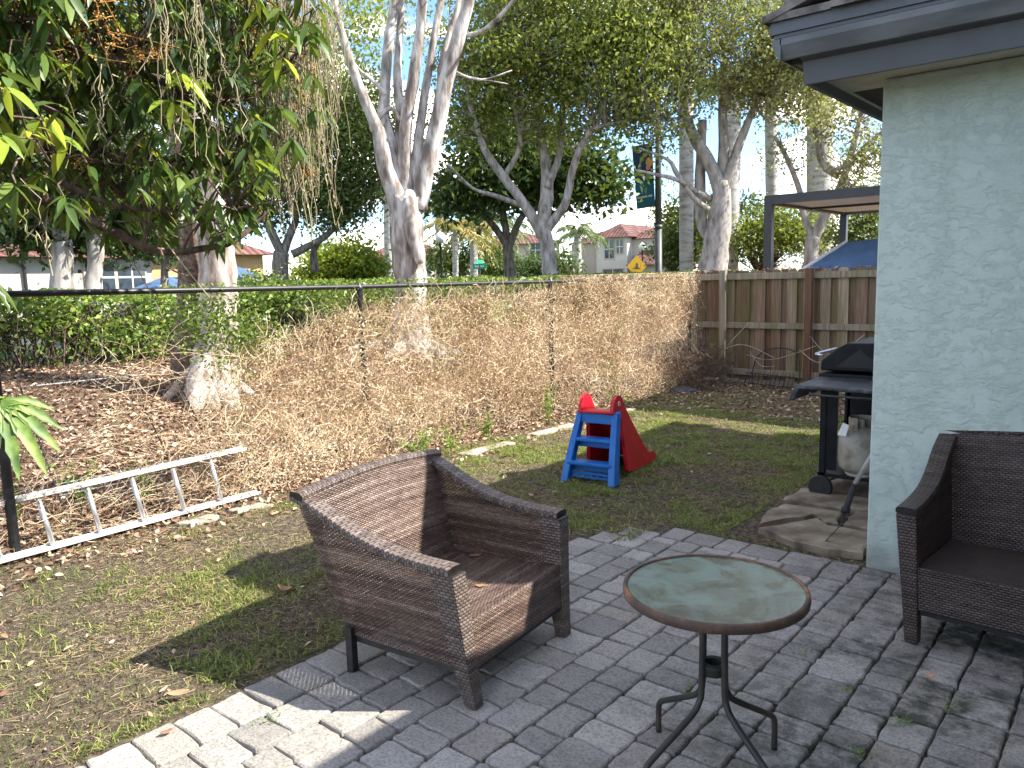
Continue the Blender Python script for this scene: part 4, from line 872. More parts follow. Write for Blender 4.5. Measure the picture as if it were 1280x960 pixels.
# dry vines over the fence
def vines():
    n = 33000; y = rng.uniform(2.3,10.85,n); top = np.interp(y,[2.8,3.3,4.2,5.5,7.2,8,10.9],[.75,1.15,1.38,1.45,1.5,1.62,1.62])
    z = rng.random(n)**.85*top; th = .10+.1*np.sin(y*2.1)*.3; x = fx(y)+rng.normal(size=n)*.07+np.where(z<.5,(.5-z)*.35*rng.random(n),0)
    dens = np.clip(.35+1.4*fbm(y*1.3+4,z*1.6+2,3)-.3,.25,1)*np.clip((y-2.6)/1.,.05,1); k = rng.random(n) < dens; x,y,z,top = x[k],y[k],z[k],top[k]; n = len(x)
    K = 6; P = np.zeros((n,K,3)); P[:,0] = np.stack([x,y,z],-1); ang = rng.normal(size=n)*.9+np.where(rng.random(n)<.5,math.pi/2,rng.uniform(-.5,math.pi,n)); st = rng.uniform(.015,.06,n)
    for q in range(1,K):
        ang = ang+rng.normal(size=n)*.36
        P[:,q] = P[:,q-1]+np.stack([rng.normal(size=n)*.018, np.cos(ang)*st, np.sin(ang)*st],-1)
    P[:,:,2] = np.clip(P[:,:,2], .01, 1.66); P[:,:,1] = np.clip(P[:,:,1], 2.0, 10.88)
    V,Fc = ribbons_np(P, (.0013+.005*rng.random(n)**2.2)[:,None])
    m_ = 120000; y = rng.uniform(2.9,10.85,m_); top = np.interp(y,[2.8,3.3,4.2,5.5,7.2,8,10.9],[.7,1.1,1.36,1.42,1.5,1.62,1.62]); z = rng.random(m_)**.9*top
    k = rng.random(m_) < np.clip(fbm(y*1.7+4,z*2+2,4)*2.6-.72,.1,1)*np.clip((y-2.7)/1.3,.1,1); y,z = y[k],z[k]
    c = np.stack([fx(y)+rng.normal(size=len(y))*.07+np.where(z<.5,(.5-z)*.3,0)+.02,y,z],-1)
    V2,F2 = leaves_np(c, rng.uniform(.012,.03,len(c)), .45, droop=.5)
    o = mesh('dry_vines', np.concatenate([V,V2]), np.concatenate([Fc,F2+len(V)]), M['dry_vine']); tag(o, 'tangle of dead tan vines smothering the chain-link fence', 'dead vines', kind='stuff')
    # some thin ones over the left section
    n = 650; y = 3.2-rng.random(n)**1.1*3.7; z = rng.random(n)**1.6*1.2; P = np.zeros((n,7,3)); P[:,0] = np.stack([fx(y)-.02,y,z],-1); ang = rng.uniform(-.6,math.pi+.6,n)
    for q in range(1,7):
        ang = ang+rng.normal(size=n)*.35; P[:,q] = P[:,q-1]+np.stack([rng.normal(size=n)*.02,np.cos(ang)*.09,np.sin(ang)*.07],-1)
    P[:,:,2] = np.clip(P[:,:,2],.01,1.7); V,Fc = tubes_np(P,.0022,3); tag(mesh('loose_vines', V, Fc, M['dry_vine']), 'sparse dry vine stems on the wire mesh above the ladder', 'dead vines', kind='stuff')
    n = 5200; k_ = rng.integers(0,4,n); cy = np.array([3.0,3.35,4.3,5.3])[k_]; cz = np.array([1.42,1.2,1.5,1.52])[k_]; y = cy+rng.normal(size=n)*.2; z = np.minimum(cz+rng.normal(size=n)*.12,1.66)
    k = rng.random(n) < np.array([1,1,.35,.3])[k_]; y,z = y[k],z[k]; V,Fc = leaves_np(np.stack([fx(y)-.08+rng.normal(size=len(y))*.06,y,z],-1), rng.uniform(.02,.05,len(y)), .55, flat=.2)
    tag(mesh('green_vine', V, Fc, M['hedge_leaf']), 'live green vine leaves near the fence rail right of the root-flared tree', 'green vine', kind='stuff')
    # brush at the corner with wood fence
    n = 1300; y = rng.uniform(9.6,10.8,n); x = rng.uniform(-5.5,-4.9,n)+rng.normal(size=n)*.1; z = rng.random(n)*.5; P = np.zeros((n,6,3)); P[:,0] = np.stack([x,y,z],-1); ang = rng.uniform(0,2*math.pi,n)
    for q in range(1,6): ang = ang+rng.normal(size=n)*.5; P[:,q] = P[:,q-1]+np.stack([np.cos(ang)*.07,rng.normal(size=n)*.02,rng.normal(size=n)*.05+.01],-1)
    P[:,:,2] = np.clip(P[:,:,2],.01,1.0); P[:,:,1] = np.clip(P[:,:,1],9.4,10.84)
    V,Fc = ribbons_np(P,.005); tag(mesh('brush_pile', V, Fc, M['bark_brown']), 'dark bare brush heaped in the corner of the two fences', 'brush', kind='stuff')
    mb = MB()
    for (a_,b_,c_) in (((-5.2,10.78,.35),(-4.7,10.75,.6),(-4.2,10.8,.42)),((-4.6,10.78,.45),(-4.2,10.74,.4),(-3.6,10.8,.62)),((-3.7,10.75,.75),(-3.4,10.75,.5),(-2.9,10.8,.62)),((-5.1,10.7,.1),(-4.9,10.65,.5),(-4.6,10.8,.9)),((-4.55,10.76,.5),(-4.4,10.8,.3),(-4.2,10.8,.3)),((-3.85,10.8,.55),(-3.5,10.7,.4),(-3.0,10.8,.78))):
        mb.tube(smoothpath([a_,b_,c_],5),.005,5)
    tag(mb.build('bare_vine_stems', M['bark_grey']), 'thin bare vine stems trailing over the wooden fence boards', 'vines')
vines()
# small weeds: green sprigs near fence
def weed(x, y, hgt, n, label, loose=1.):
    b_ = np.array([x,y,float(h(x,y))]); c = []
    st = MB()
    for k in range(max(3,n//14)):
        a_ = random.uniform(0,6.28); r0 = random.uniform(.02,.12)*loose; top = b_+np.array([math.cos(a_)*r0,math.sin(a_)*r0,hgt*random.uniform(.5,1)])
        st.tube([tuple(b_-b_+np.array([0,0,-.01])),tuple((top-b_)*.5),tuple(top-b_)],.0022,4)
        for q in range(14): f = random.uniform(.25,1); c.append((top-b_)*f+rng.normal(size=3)*.022)
    o = empty('weed_plant', tuple(b_)); tag(o, label, 'weed', 'green weeds along the fence'); st.build('stem', M['weed'], o)
    V,Fc = leaves_np(np.array(c), rng.uniform(.025,.05,len(c)), .5, flat=.3); mesh('leaves', V, Fc, M['weed'], o)
weed(-5.3,6.95,.5,110,'tall yellow-green weed on the fence left of the red slide')
weed(-5.3,4.95,.25,150,'low green weed clump at the fence just right of the middle post',2)
weed(-5.35,5.4,.22,120,'low green weeds at the fence foot behind the armchair',2)
weed(-5.32,5.85,.3,90,'green weed between the two fence posts behind the chair back',1.3)
weed(-6.1,2.25,.42,120,'light green weed sprawling behind the third ladder rung',1.8)
weed(-6.0,1.75,.55,110,'light green leafy vine climbing behind the left ladder rungs',1.)
weed(-5.9,2.6,.4,100,'light green weed behind the right end of the ladder',1.6)
weed(-5.75,1.2,.3,120,'green weeds around the leftmost fence post')
weed(-5.25,8.4,.2,110,'low pale green weeds under the dry vines right of the slide',2)
# paver weeds
def joint_weeds():
    spots = [(-.95,2.0),(-1.45,1.5),(-1.1,3.2),(-.7,2.6),(-.85,3.0),(-.62,2.9),(-1.9,3.3),(-.45,2.4),(-2.35,3.2),(-.5,3.1),(-1.35,2.65),(-2.5,1.5),(-.9,1.65),(-1.6,1.75)]
    c = []
    for (x,y) in spots:
        for k in range(26): c.append((x+random.gauss(0,.016),y+random.gauss(0,.028),.012+random.random()*.014))
    V,Fc = leaves_np(np.array(c), rng.uniform(.008,.02,len(c)), .35, flat=.2); tag(mesh('joint_weeds', V, Fc, M['weed']), 'tiny green tufts growing in the joints of the patio pavers', 'weeds', kind='stuff')
joint_weeds()
# single fallen leaves
def bigleaf(name, loc, rz, size, label, mat, curl=.3, rx=0, grp=None):
    n = 9; V = []; Fc = []
    for i_ in range(n):
        t = i_/(n-1); w = math.sin(math.pi*min(1,t*.95+.03))**.8*.26*size; x = (t-.5)*size; z = curl*size*(2*t-1)**2*.5
        V += [(x,-w,z+abs(w)*.4),(x,0,z),(x,w,z+abs(w)*.4)]
    for i_ in range(n-1):
        for k in range(2): Fc.append((i_*3+k,i_*3+k+1,i_*3+3+k+1,i_*3+3+k))
    o = mesh(name, V, Fc, mat, loc=loc, smooth=True); o.rotation_euler = (rx,0,rz); s = o.modifiers.new('s','SOLIDIFY'); s.thickness = .0006; tag(o, label, 'leaf', grp)
LG = 'single fallen leaves'
bigleaf('fallen_leaf',(-2.19,2.36,.325),.6,.055,'curled tan leaf lying on the armchair seat',M['dry_leaf_single'],grp=LG)
bigleaf('fallen_leaf',(-2.15,2.28,.325),1.9,.035,'small dark leaf on the armchair seat beside the tan one',M['bark_brown'],grp=LG)
bigleaf('fallen_leaf',(-2.5,2.66,.305),1.2,.07,'dry leaf on the armchair seat under the right arm',M['dry_leaf_single'],grp=LG)
bigleaf('fallen_leaf',(-3.5,2.24,.025),.4,.1,'large curled orange brown leaf on the grass behind the armchair',M['dry_leaf_single'],.6,grp=LG)
bigleaf('fallen_leaf',(-.62,3.27,.028),.4,.035,'small orange leaf on the pavers below the loveseat',M['orange_mark'],.8,grp=LG)
bigleaf('fallen_leaf',(-2.72,1.2,.02),1.4,.05,'tan leaf on the sunny border paver at the lower left',M['dry_leaf_single'],grp=LG)
bigleaf('fallen_leaf',(-2.93,1.35,.03),.9,.09,'pale dry leaf on the soil against the sunny border pavers',M['straw'],grp=LG)

# ------------------------------------------------------------------ hedge
def hedge():
    n = 62000; y = rng.uniform(-2,24.5,n); x = -11.7+rng.normal(size=n)*.33; z0 = h(x,y)
    top = 1.56+.12*np.clip(y/10,0,1)+(fbm(y*1.5,y*0+3,3)-.5)*.22; z = z0*.9+(top-z0*.9)*rng.random(n)**.6
    lump = fbm(y*1.6,z*2.2,3); x = x+np.clip(lump-.45,0,1)*1.1; k = rng.random(n) < np.clip((lump-.22)*3,.12,1); x,y,z = x[k],y[k],z[k]
    V,Fc = leaves_np(np.stack([x,y,z],-1), rng.uniform(.05,.12,len(x)), .6, flat=.25)
    n = 1500; yb = rng.uniform(-2,24,n); xb_ = -11.75+rng.normal(size=n)*.25; P = np.stack([np.stack([xb_,yb,h(xb_,yb)],-1), np.stack([xb_+rng.normal(size=n)*.1,yb+rng.normal(size=n)*.15,rng.uniform(.8,1.2,n)],-1), np.stack([xb_+rng.normal(size=n)*.2,yb+rng.normal(size=n)*.25,rng.uniform(1.2,1.5,n)],-1)],1)
    r = empty('green_hedge', (-11.7,10,.6)); tag(r, 'long clipped green hedge running behind the fence and the leaf litter', 'hedge')
    V = V-np.array([-11.7,10,.6]); o = mesh('foliage', V, Fc, M['hedge_leaf'], r)
    V,Fc = tubes_np(P-np.array([-11.7,10,.6]), .012, 3); mesh('stems', V, Fc, M['bark_brown'], r)
    mb = MB()
hedge()

# ------------------------------------------------------------------ trees
def limb_mesh(limbs, org, n=10):
    mb = MB()
    for pts,rs in limbs:
        P = smoothpath([np.array(p)-org for p in pts],4); m_ = len(P); t = np.linspace(0,len(rs)-1,m_); R_ = np.interp(t, range(len(rs)), rs)
        P = [p+rng.normal(size=3)*R_[i_]*.04*(i_ not in (0,)) for i_,p in enumerate(P)]
        mb.tube(P, list(R_), n, wob=.035)
    return mb
def pxlimb(pts, dist, pxr, dd=0):
    """a limb read off the photo: [(px,py)...] at a distance, radii in photo pixels"""
    m_ = len(pts); P = []; Rr = []
    for i_,p in enumerate(pts):
        d_ = dist+dd*i_/(m_-1); P.append(at(p[0],p[1],d_)); Rr.append(np.interp(i_/(m_-1), np.linspace(0,1,len(pxr)), pxr)*d_/F)
    return P, Rr
def tree(name, label, cat, base, trunk, limbs, blobs, leaf, bark, lsize, per, group=None, twigs=.6, spread=.35, droop=.2, dens=1.0, tw_r=.012):
    """blobs: (centre, radii, clusters)"""
    org = np.array(base, float); r = empty(name, tuple(org)); tag(r, label, cat, group)
    limb_mesh(trunk, org, 14).build('trunk', bark, r, smooth=True)
    if limbs: limb_mesh(limbs, org, 8).build('limbs', bark, r, smooth=True)
    nodes = np.array([p for pts,_ in (limbs or trunk) for p in smoothpath(pts,3)][0:]) if True else None
    C_ = []; tw = []
    for c,rd,nc in blobs:
        c = np.array(c,float); rd = np.array(rd,float)
        d = rng.normal(size=(nc,3)); d /= np.linalg.norm(d,axis=1,keepdims=True); rr_ = rng.random(nc)**.42
        q = c+d*rr_[:,None]*rd
        q += (np.stack([vnoise(q[:,1]*.7,q[:,2]*.7),vnoise(q[:,0]*.7+9,q[:,2]*.7),vnoise(q[:,0]*.7,q[:,1]*.7+5)],-1)-.5)*rd*.5
        C_.append(q)
    C_ = np.concatenate(C_)
    for q in C_[rng.random(len(C_)) < twigs]:
        j = np.argmin(((nodes-q)**2).sum(1)); a_ = nodes[j]
        if ((a_-q)**2).sum() > 4.5: continue
        m1 = a_*.66+q*.34+rng.normal(size=3)*.12; m2 = a_*.33+q*.67+rng.normal(size=3)*.15; tw.append([a_,m1,m2,q])
    if len(tw) > 6:
        V,Fc = tubes_np(np.array(tw)-org, np.array([[tw_r*2.4,tw_r*1.7,tw_r,tw_r*.5]])*np.ones((len(tw),1)), 4); mesh('twigs', V, Fc, bark, r)
    n = len(C_); L_ = np.repeat(C_,per,axis=0)+rng.normal(size=(n*per,3))*spread*np.array([1,1,.7]); V,Fc = leaves_np(L_-org, rng.uniform(.6,1.3,n*per)*lsize, .5, droop=droop)
    mesh('crown', V, Fc, leaf, r)
    return r
def blob(px,py,dist,rpx,nc,squash=.75): 
    c = at(px,py,dist); R_ = rpx*dist/F; return (c,(R_,R_,R_*squash),nc)
# D: oak in the middle
b_ = at(690,352,22)
T = [pxlimb([(692,362),(688,345),(684,310),(678,278)],22,[13,10,9,9])]
Ls = [pxlimb([(682,300),(655,255),(630,222),(605,185),(585,120),(575,60)],22,[8,6,5.5,4.5,3,2],-1),
      pxlimb([(679,280),(684,235),(680,190),(672,140),(680,70),(690,0)],22,[9,8,6,4,3,2],1),
      pxlimb([(680,290),(706,255),(715,215),(728,180),(745,160),(790,150),(850,148)],22,[7,5,4.5,4,3,2,1.5],-1.5),
      pxlimb([(684,235),(700,190),(705,120),(730,60)],22,[5,4,3,2],1),
      pxlimb([(655,258),(620,245),(590,235),(560,205)],22,[4,3,2,1.5],-2),
      pxlimb([(630,222),(650,180),(640,120),(630,50)],22,[4,3,2,1.5],-1)]
tree('oak_tree','broad yellow-green oak with forked grey trunk in the middle behind the hedge','tree',b_,T,Ls,
     [blob(680,45,22,110,230),blob(610,70,21,70,100),blob(770,60,21,85,140),blob(700,130,22,80,95),blob(800,130,20.5,60,55),blob(650,-50,22,130,120),blob(780,-40,21,110,120),blob(590,150,22,40,40)],
     M['oak_leaf'],M['bark_grey'],.135,54,twigs=.9,spread=.34,tw_r=.013)
# E: dark glossy tree behind
b_ = at(640,352,27)
T = [pxlimb([(692,360),(690,330),(686,300)],27,[9,8,7])]
T = [pxlimb([(690-5,360),(683,330),(680,295)],27,[8,7,6])]
T = [pxlimb([(640,360),(636,330),(634,300)],27,[9,7,6])]
Ls = [pxlimb([(636,310),(615,280),(590,255),(570,245)],27,[5,4,3,2]),pxlimb([(636,310),(650,275),(670,250)],27,[5,4,3]),pxlimb([(634,300),(628,260),(620,200)],27,[5,4,3])]
tree('magnolia_tree','dark glossy-leaved tree hanging low behind the oak','tree',b_,T,Ls,
     [blob(610,215,27,62,120),blob(680,225,27,55,90),blob(725,212,26,42,60),blob(640,165,28,70,110),blob(752,232,26,26,22),blob(575,240,27,30,30)],M['dark_leaf'],M['bark_oak'],.26,34,twigs=.4,spread=.5)
# F: tall tree right
b_ = at(893,345,22)
T = [pxlimb([(890,352),(893,320),(899,275),(903,225)],22,[20,16,14,9]),pxlimb([(890,300),(876,270),(876,200),(878,150)],22.3,[9,7,6,5])]
Ls = [pxlimb([(900,240),(888,205),(870,175),(856,140),(845,80),(850,20)],22,[9,8,7,5,3,2]),
      pxlimb([(902,245),(905,190),(903,130),(905,60)],22.2,[10,7,5,3]),
      pxlimb([(904,240),(916,205),(930,165),(950,120),(975,90)],22,[8,6,5,3,2]),
      pxlimb([(890,250),(868,238),(848,225),(820,218),(795,213)],22,[4,3,3,2,1.5],-2),
      pxlimb([(885,262),(865,245),(845,215),(835,200),(800,185)],21.6,[4,3,3,2,1],-1),
      pxlimb([(905,130),(935,80),(980,40),(1010,10)],22,[4,3,2,1.5])]
tree('spreading_tree','tall grey-green tree with thick multi-fork trunk right behind the wooden fence end','tree',b_,T,Ls,
     [blob(880,20,22,85,150),blob(960,60,21,75,130),blob(850,90,21,45,55),blob(1020,30,21,70,90),blob(930,110,22,50,50),blob(900,-70,22,120,120),blob(1000,120,21,40,30),blob(815,30,21,45,50)],
     M['olive_leaf'],M['bark_grey'],.12,42,twigs=.95,spread=.34,tw_r=.012)
# G: sparse tree behind pergola
b_ = at(1015,335,24)
T = [pxlimb([(1012,345),(1014,320),(1016,295)],24,[9,8,8])]
Ls = [pxlimb([(1016,300),(1003,262),(1000,240),(985,200),(968,170)],24,[5,4,3.5,3,2]),pxlimb([(1016,300),(1035,262),(1050,235),(1062,200),(1075,150)],24,[7,6,5,4,3]),
      pxlimb([(1050,220),(1030,205),(1022,170),(1020,130)],24,[5,5,4,3]),pxlimb([(1035,215),(1060,205),(1085,180),(1110,160)],23.6,[3,3,3,2])]
tree('sparse_tree','thin crooked tree with sparse yellowish leaves behind the dark pergola','tree',b_,T,Ls,
     [blob(1060,150,24,55,48),blob(1090,200,23,35,40),blob(1010,140,24,45,26),blob(1080,240,24,30,30),blob(1050,90,24,60,45),blob(985,200,24,30,12)],M['olive_leaf'],M['bark_grey'],.11,32,twigs=1.,spread=.36,tw_r=.012)
# H: feathery tree left of centre
b_ = at(350,358,24)
T = [pxlimb([(350,364),(350,335),(352,315)],24,[12,10,9]),]
Ls = [pxlimb([(352,318),(335,280),(320,240),(330,190)],24,[6,5,4,2]),pxlimb([(352,318),(368,280),(375,240),(380,190),(390,140)],24,[6,4,3,2,2]),pxlimb([(365,318),(400,300),(425,278),(445,255)],24,[5,4,3,2]),pxlimb([(395,340),(392,315),(405,295),(430,280)],24.5,[5,4,3,2])]
tree('feathery_tree','dark olive feathery tree left of the white multi-stem trunk','tree',b_,T,Ls,
     [blob(350,210,24,55,130),blob(430,260,24,30,60),blob(410,170,24,65,160),blob(455,225,24,40,60),blob(400,250,24,35,40),blob(330,270,25,30,24),blob(430,130,24,55,60),blob(360,120,25,60,70),blob(465,170,25,28,30),blob(300,240,25,35,30)],M['mid_leaf'],M['bark_oak'],.14,44,twigs=.8,spread=.38,droop=.6)
# A2: trees at left behind the hedge
for (px,rw,lab) in ((78,9,'knobbly grey tree trunk at far left in front of the cream house'),(118,7,'slimmer knobbly grey tree just right of the far-left trunk')):
    d_ = 13.5; b_ = at(px,395,d_); b_[2] = h(b_[0],b_[1])
    T = [([b_-[0,0,.1]]+[at(px-2,370,d_),at(px+1,330,d_),at(px-3 if px<100 else px+2,300,d_)],[rw*1.5*d_/F,rw*1.3*d_/F,rw*1.1*d_/F,rw*1.3*d_/F])]
    q = at(px,300,d_)
    Ls = [([q,at(px-25,270,d_),at(px-45,220,d_)],[.08,.06,.03]),([q,at(px+12,265,d_),at(px+22,190,d_)],[.08,.06,.03]),([q,at(px-5,250,d_+.5),at(px+5,150,d_+1)],[.08,.05,.03])]
    tree('hedge_tree',lab,'tree',b_,T,Ls,[blob(px-30,235,d_,50,46),blob(px+45,225,d_+.5,55,46),blob(px,150,d_+1,85,70),blob(px+8,283,d_+.6,40,34,.5),blob(px-60,290,d_+.4,34,26,.5),blob(px+60,288,d_+.9,30,20,.5)],M['dark_leaf'],M['bark_grey'],.13,34,group='grey trunked trees before the cream house',twigs=.5,spread=.22)
b_ = at(215,360,19); tree('round_tree','dark low-crowned tree between the cream house and the big root-flared trunk','tree',b_,[pxlimb([(205,372),(206,340),(208,315)],19,[5,4,4])],None,
     [blob(205,295,19,42,70),blob(180,270,19,35,40),blob(245,300,20,22,16)],M['dark_leaf'],M['bark_oak'],.16,34,twigs=.3,spread=.25)
# big backdrop trees on the left
b_ = at(60,350,40); tree('backdrop_tree','tall dense green tree far behind the cream house at the left','tree',b_,[pxlimb([(60,352),(62,280),(66,200)],40,[8,7,6])],[pxlimb([(66,200),(90,140),(120,80)],40,[5,4,3]),pxlimb([(66,200),(40,130),(20,70)],40,[5,4,3])],
     [blob(60,110,40,100,130),blob(170,70,42,95,110),blob(120,170,41,70,60),blob(-30,120,40,80,60)],M['mid_leaf'],M['bark_oak'],.3,34,twigs=.3,spread=.8)
b_ = at(270,352,42); tree('backdrop_tree','tall pale green tree far behind the feathery tree','tree',b_,[pxlimb([(270,352),(275,280),(290,200)],42,[7,6,5])],[pxlimb([(290,200),(330,130),(380,60)],42,[5,4,3]),pxlimb([(290,200),(270,130),(260,60)],42,[5,4,3])],
     [blob(300,80,42,90,100),blob(400,40,42,80,70),blob(440,110,43,45,30),blob(480,20,42,60,32)],M['oak_leaf'],M['bark_oak'],.28,30,twigs=.5,spread=.9)
# bushes
def bush(label, px,py,dist,blobs,mat,ls,per,sp=.3,grp='bushes beyond the hedge'):
    b_ = at(px,352,dist); b_[2] = .55
    tree('leafy_bush',label,'bush',b_,[([b_,b_+[0,0,.5],b_+[.1,.1,1.]],[.06,.05,.04])],None,blobs,mat,M['bark_brown'],ls,per,group=grp,twigs=.5,spread=sp)
bush('bright yellow-green bush under the feathery tree, left of the white trunk',425,335,28,[blob(425,328,28,40,150,.6),blob(395,342,28,30,80,.5),blob(458,338,28,25,60,.5)],M['lime_leaf'],.16,34)
bush('small bright green bush at the hedge top left of the lamp post',335,350,20,[blob(330,352,20,22,30,.5)],M['hedge_leaf'],.1,26,.2)
bush('dark rounded bush behind the banner pole',835,290,34,[blob(858,290,34,36,110,.9),blob(838,315,34,18,30,.8),blob(870,260,34,28,40)],M['mid_leaf'],.2,30,.35)
bush('tall twiggy yellow bush top above the dark rounded bush',850,230,35,[blob(850,240,35,38,36,.7)],M['olive_leaf'],.12,16,.4)
bush('olive green bush right of the thick forked trunk',945,300,30,[blob(945,300,30,38,100),blob(975,285,30,32,60),blob(930,265,31,24,36),blob(1000,300,30,26,44)],M['oak_leaf'],.16,30,.35)
bush('green bush seen through the dark pergola',1075,290,27,[blob(1075,290,27,30,66),blob(1100,265,27,26,40)],M['mid_leaf'],.16,28,.35)
bush('light green palm-like shrub mass between lamp post and green sign',580,330,48,[blob(560,325,50,30,60,.6),blob(600,322,50,34,70,.6),blob(625,335,48,22,40,.6)],M['mid_leaf'],.3,26,.5)
bush('dark shrub in front of the cream two-storey house',725,330,40,[blob(700,330,40,18,36),blob(665,337,40,22,36,.5)],M['dark_leaf'],.25,26,.4)
# C: pale multi-stem tree
b_ = at(513,440,13); b_[2] = h(b_[0],b_[1]); d_ = 13
T = [([b_-[0,0,.15]]+[at(513,418,d_),at(514,385,d_),at(513,345,d_),at(509,290,d_),at(508,245,d_)],[.42,.33,.285,.27,.28,.25]),
     ([at(525,330,d_-.3),at(516,290,d_-.34),at(512,255,d_-.2),at(512,240,d_)],[.06,.12,.12,.1])]
def c_(pts,r_,dd=0): return pxlimb(pts,13,[q*.84 for q in r_],dd)
Ls = [c_([(500,255),(484,215),(474,170),(466,148),(448,105),(432,60),(420,10),(410,-60)],[16,13,10,8,6.5,6,5,4],-.3),
      c_([(503,250),(490,200),(480,150),(481,110),(486,50),(493,0),(498,-80)],[13,12,9,8,7,6,5],.3),
      c_([(505,250),(498,190),(500,150),(497,90),(500,30),(505,-60)],[8,8,7,6,5,4],.6),
      c_([(508,245),(505,190),(508,150),(518,90),(525,40),(528,0),(535,-70)],[12,10,9,8,7,7,6],-.2),
      c_([(510,250),(520,200),(525,160),(532,110),(542,50),(552,-5),(560,-70)],[9,8,7,6,5,5,4],.2),
      c_([(522,262),(532,210),(546,160),(556,110),(572,50),(585,5),(600,-60)],[14,13,12,11,10,8,7],-.2),
      c_([(550,145),(552,90),(560,50),(574,0),(580,-60)],[6,6,5,4,4],.3),
      c_([(482,118),(465,100),(450,88),(440,75)],[3,3,2,1.5]),c_([(470,150),(488,135),(500,150)],[4,3,3]),
      c_([(575,45),(600,40),(625,20),(650,-10)],[4,3,3,2],-.5),c_([(565,88),(600,100),(640,88)],[2,1.5,1]),c_([(565,92),(595,98),(635,105)],[1.5,1.2,1]),c_([(535,-70),(500,-160),(470,-260)],[5,4,2]),c_([(600,-60),(650,-150),(690,-250)],[5,4,2]),c_([(410,-60),(370,-150),(350,-230)],[4,3,2])]
for (tx,ty,sx,sy) in ((430,440,14,0),(575,455,0,0),(480,452,0,0),(600,440,0,0),(540,470,0,0)):
    e_ = at(tx,ty,12.2 if ty > 450 else 12.8); e_[2] = h(e_[0],e_[1])+.03; m1 = b_*.55+e_*.45; m1[2] = h(m1[0],m1[1])+.12; T.append(([b_+[0,0,.25],m1,e_],[.14,.1,.03]))
rt = tree('pale_multistem_tree','big pale smooth-barked tree with many upright stems and almost no leaves','tree',b_,T,Ls,
     [blob(480,-180,13,110,60),blob(600,-200,13,120,60),blob(400,-150,13,70,30)],M['oak_leaf'],M['bark_pale'],.08,18,twigs=1.,spread=.25,tw_r=.007)
# B: big root-flared tree at left
b_ = at(262,500,9.8); b_[2] = h(b_[0],b_[1]); d_ = 9.8
T = [([b_-[0,0,.15]]+[at(268,470,d_),at(272,430,d_),at(273,380,d_),at(271,320,d_),at(262,230,d_),at(240,120,d_),at(232,0,d_),at(225,-120,d_)],[.36,.29,.245,.22,.21,.2,.19,.18,.15])]
for (tx,ty,rr_) in ((240,515,.16),(296,488,.15),(222,480,.12),(320,470,.1),(200,455,.1),(270,520,.12)):
    e_ = at(tx,ty,9.3 if ty > 485 else 9.9); e_[2] = h(e_[0],e_[1]); m1 = b_*.55+e_*.45; m1[2] = h(m1[0],m1[1])+.22; T.append(([at(271,415,9.8),at(269,450,9.8)*.82+np.array([e_[0],e_[1],at(269,450,9.8)[2]])*.18,m1,e_-[0,0,.04]],[.1,rr_*1.1,rr_*.95,rr_*.4]))
Ls = [([at(232,0,d_),at(180,-120,d_),at(120,-220,d_)],[.15,.1,.06]),([at(240,120,d_),at(290,20,d_),at(340,-100,d_)],[.12,.1,.06]),([at(225,-120,d_),at(240,-240,d_),at(260,-330,d_)],[.15,.1,.06])]
tree('root_flared_tree','tree with whitish bark and flared roots behind the left fence','tree',b_,T,Ls,[blob(150,-180,9.8,120,70),blob(300,-170,9.8,120,70),blob(230,-280,9.8,130,60)],M['mid_leaf'],M['bark_white'],.1,30,twigs=.6,spread=.2)

b_ = at(236,452,10.3); b_[2] = h(b_[0],b_[1])
tree('brown_trunk_tree','dark brown rough trunk standing against the left side of the whitish root-flared tree','tree',b_,[([b_-[0,0,.1]]+[at(236,420,10.3),at(238,380,10.3),at(240,320,10.3),at(232,220,10.3),at(218,100,10.3),at(205,-40,10.3)],[.24,.2,.17,.165,.16,.15,.12])],None,[blob(180,-110,10.3,90,50)],M['mid_leaf'],M['bark_brown'],.1,26,twigs=.6,spread=.2)
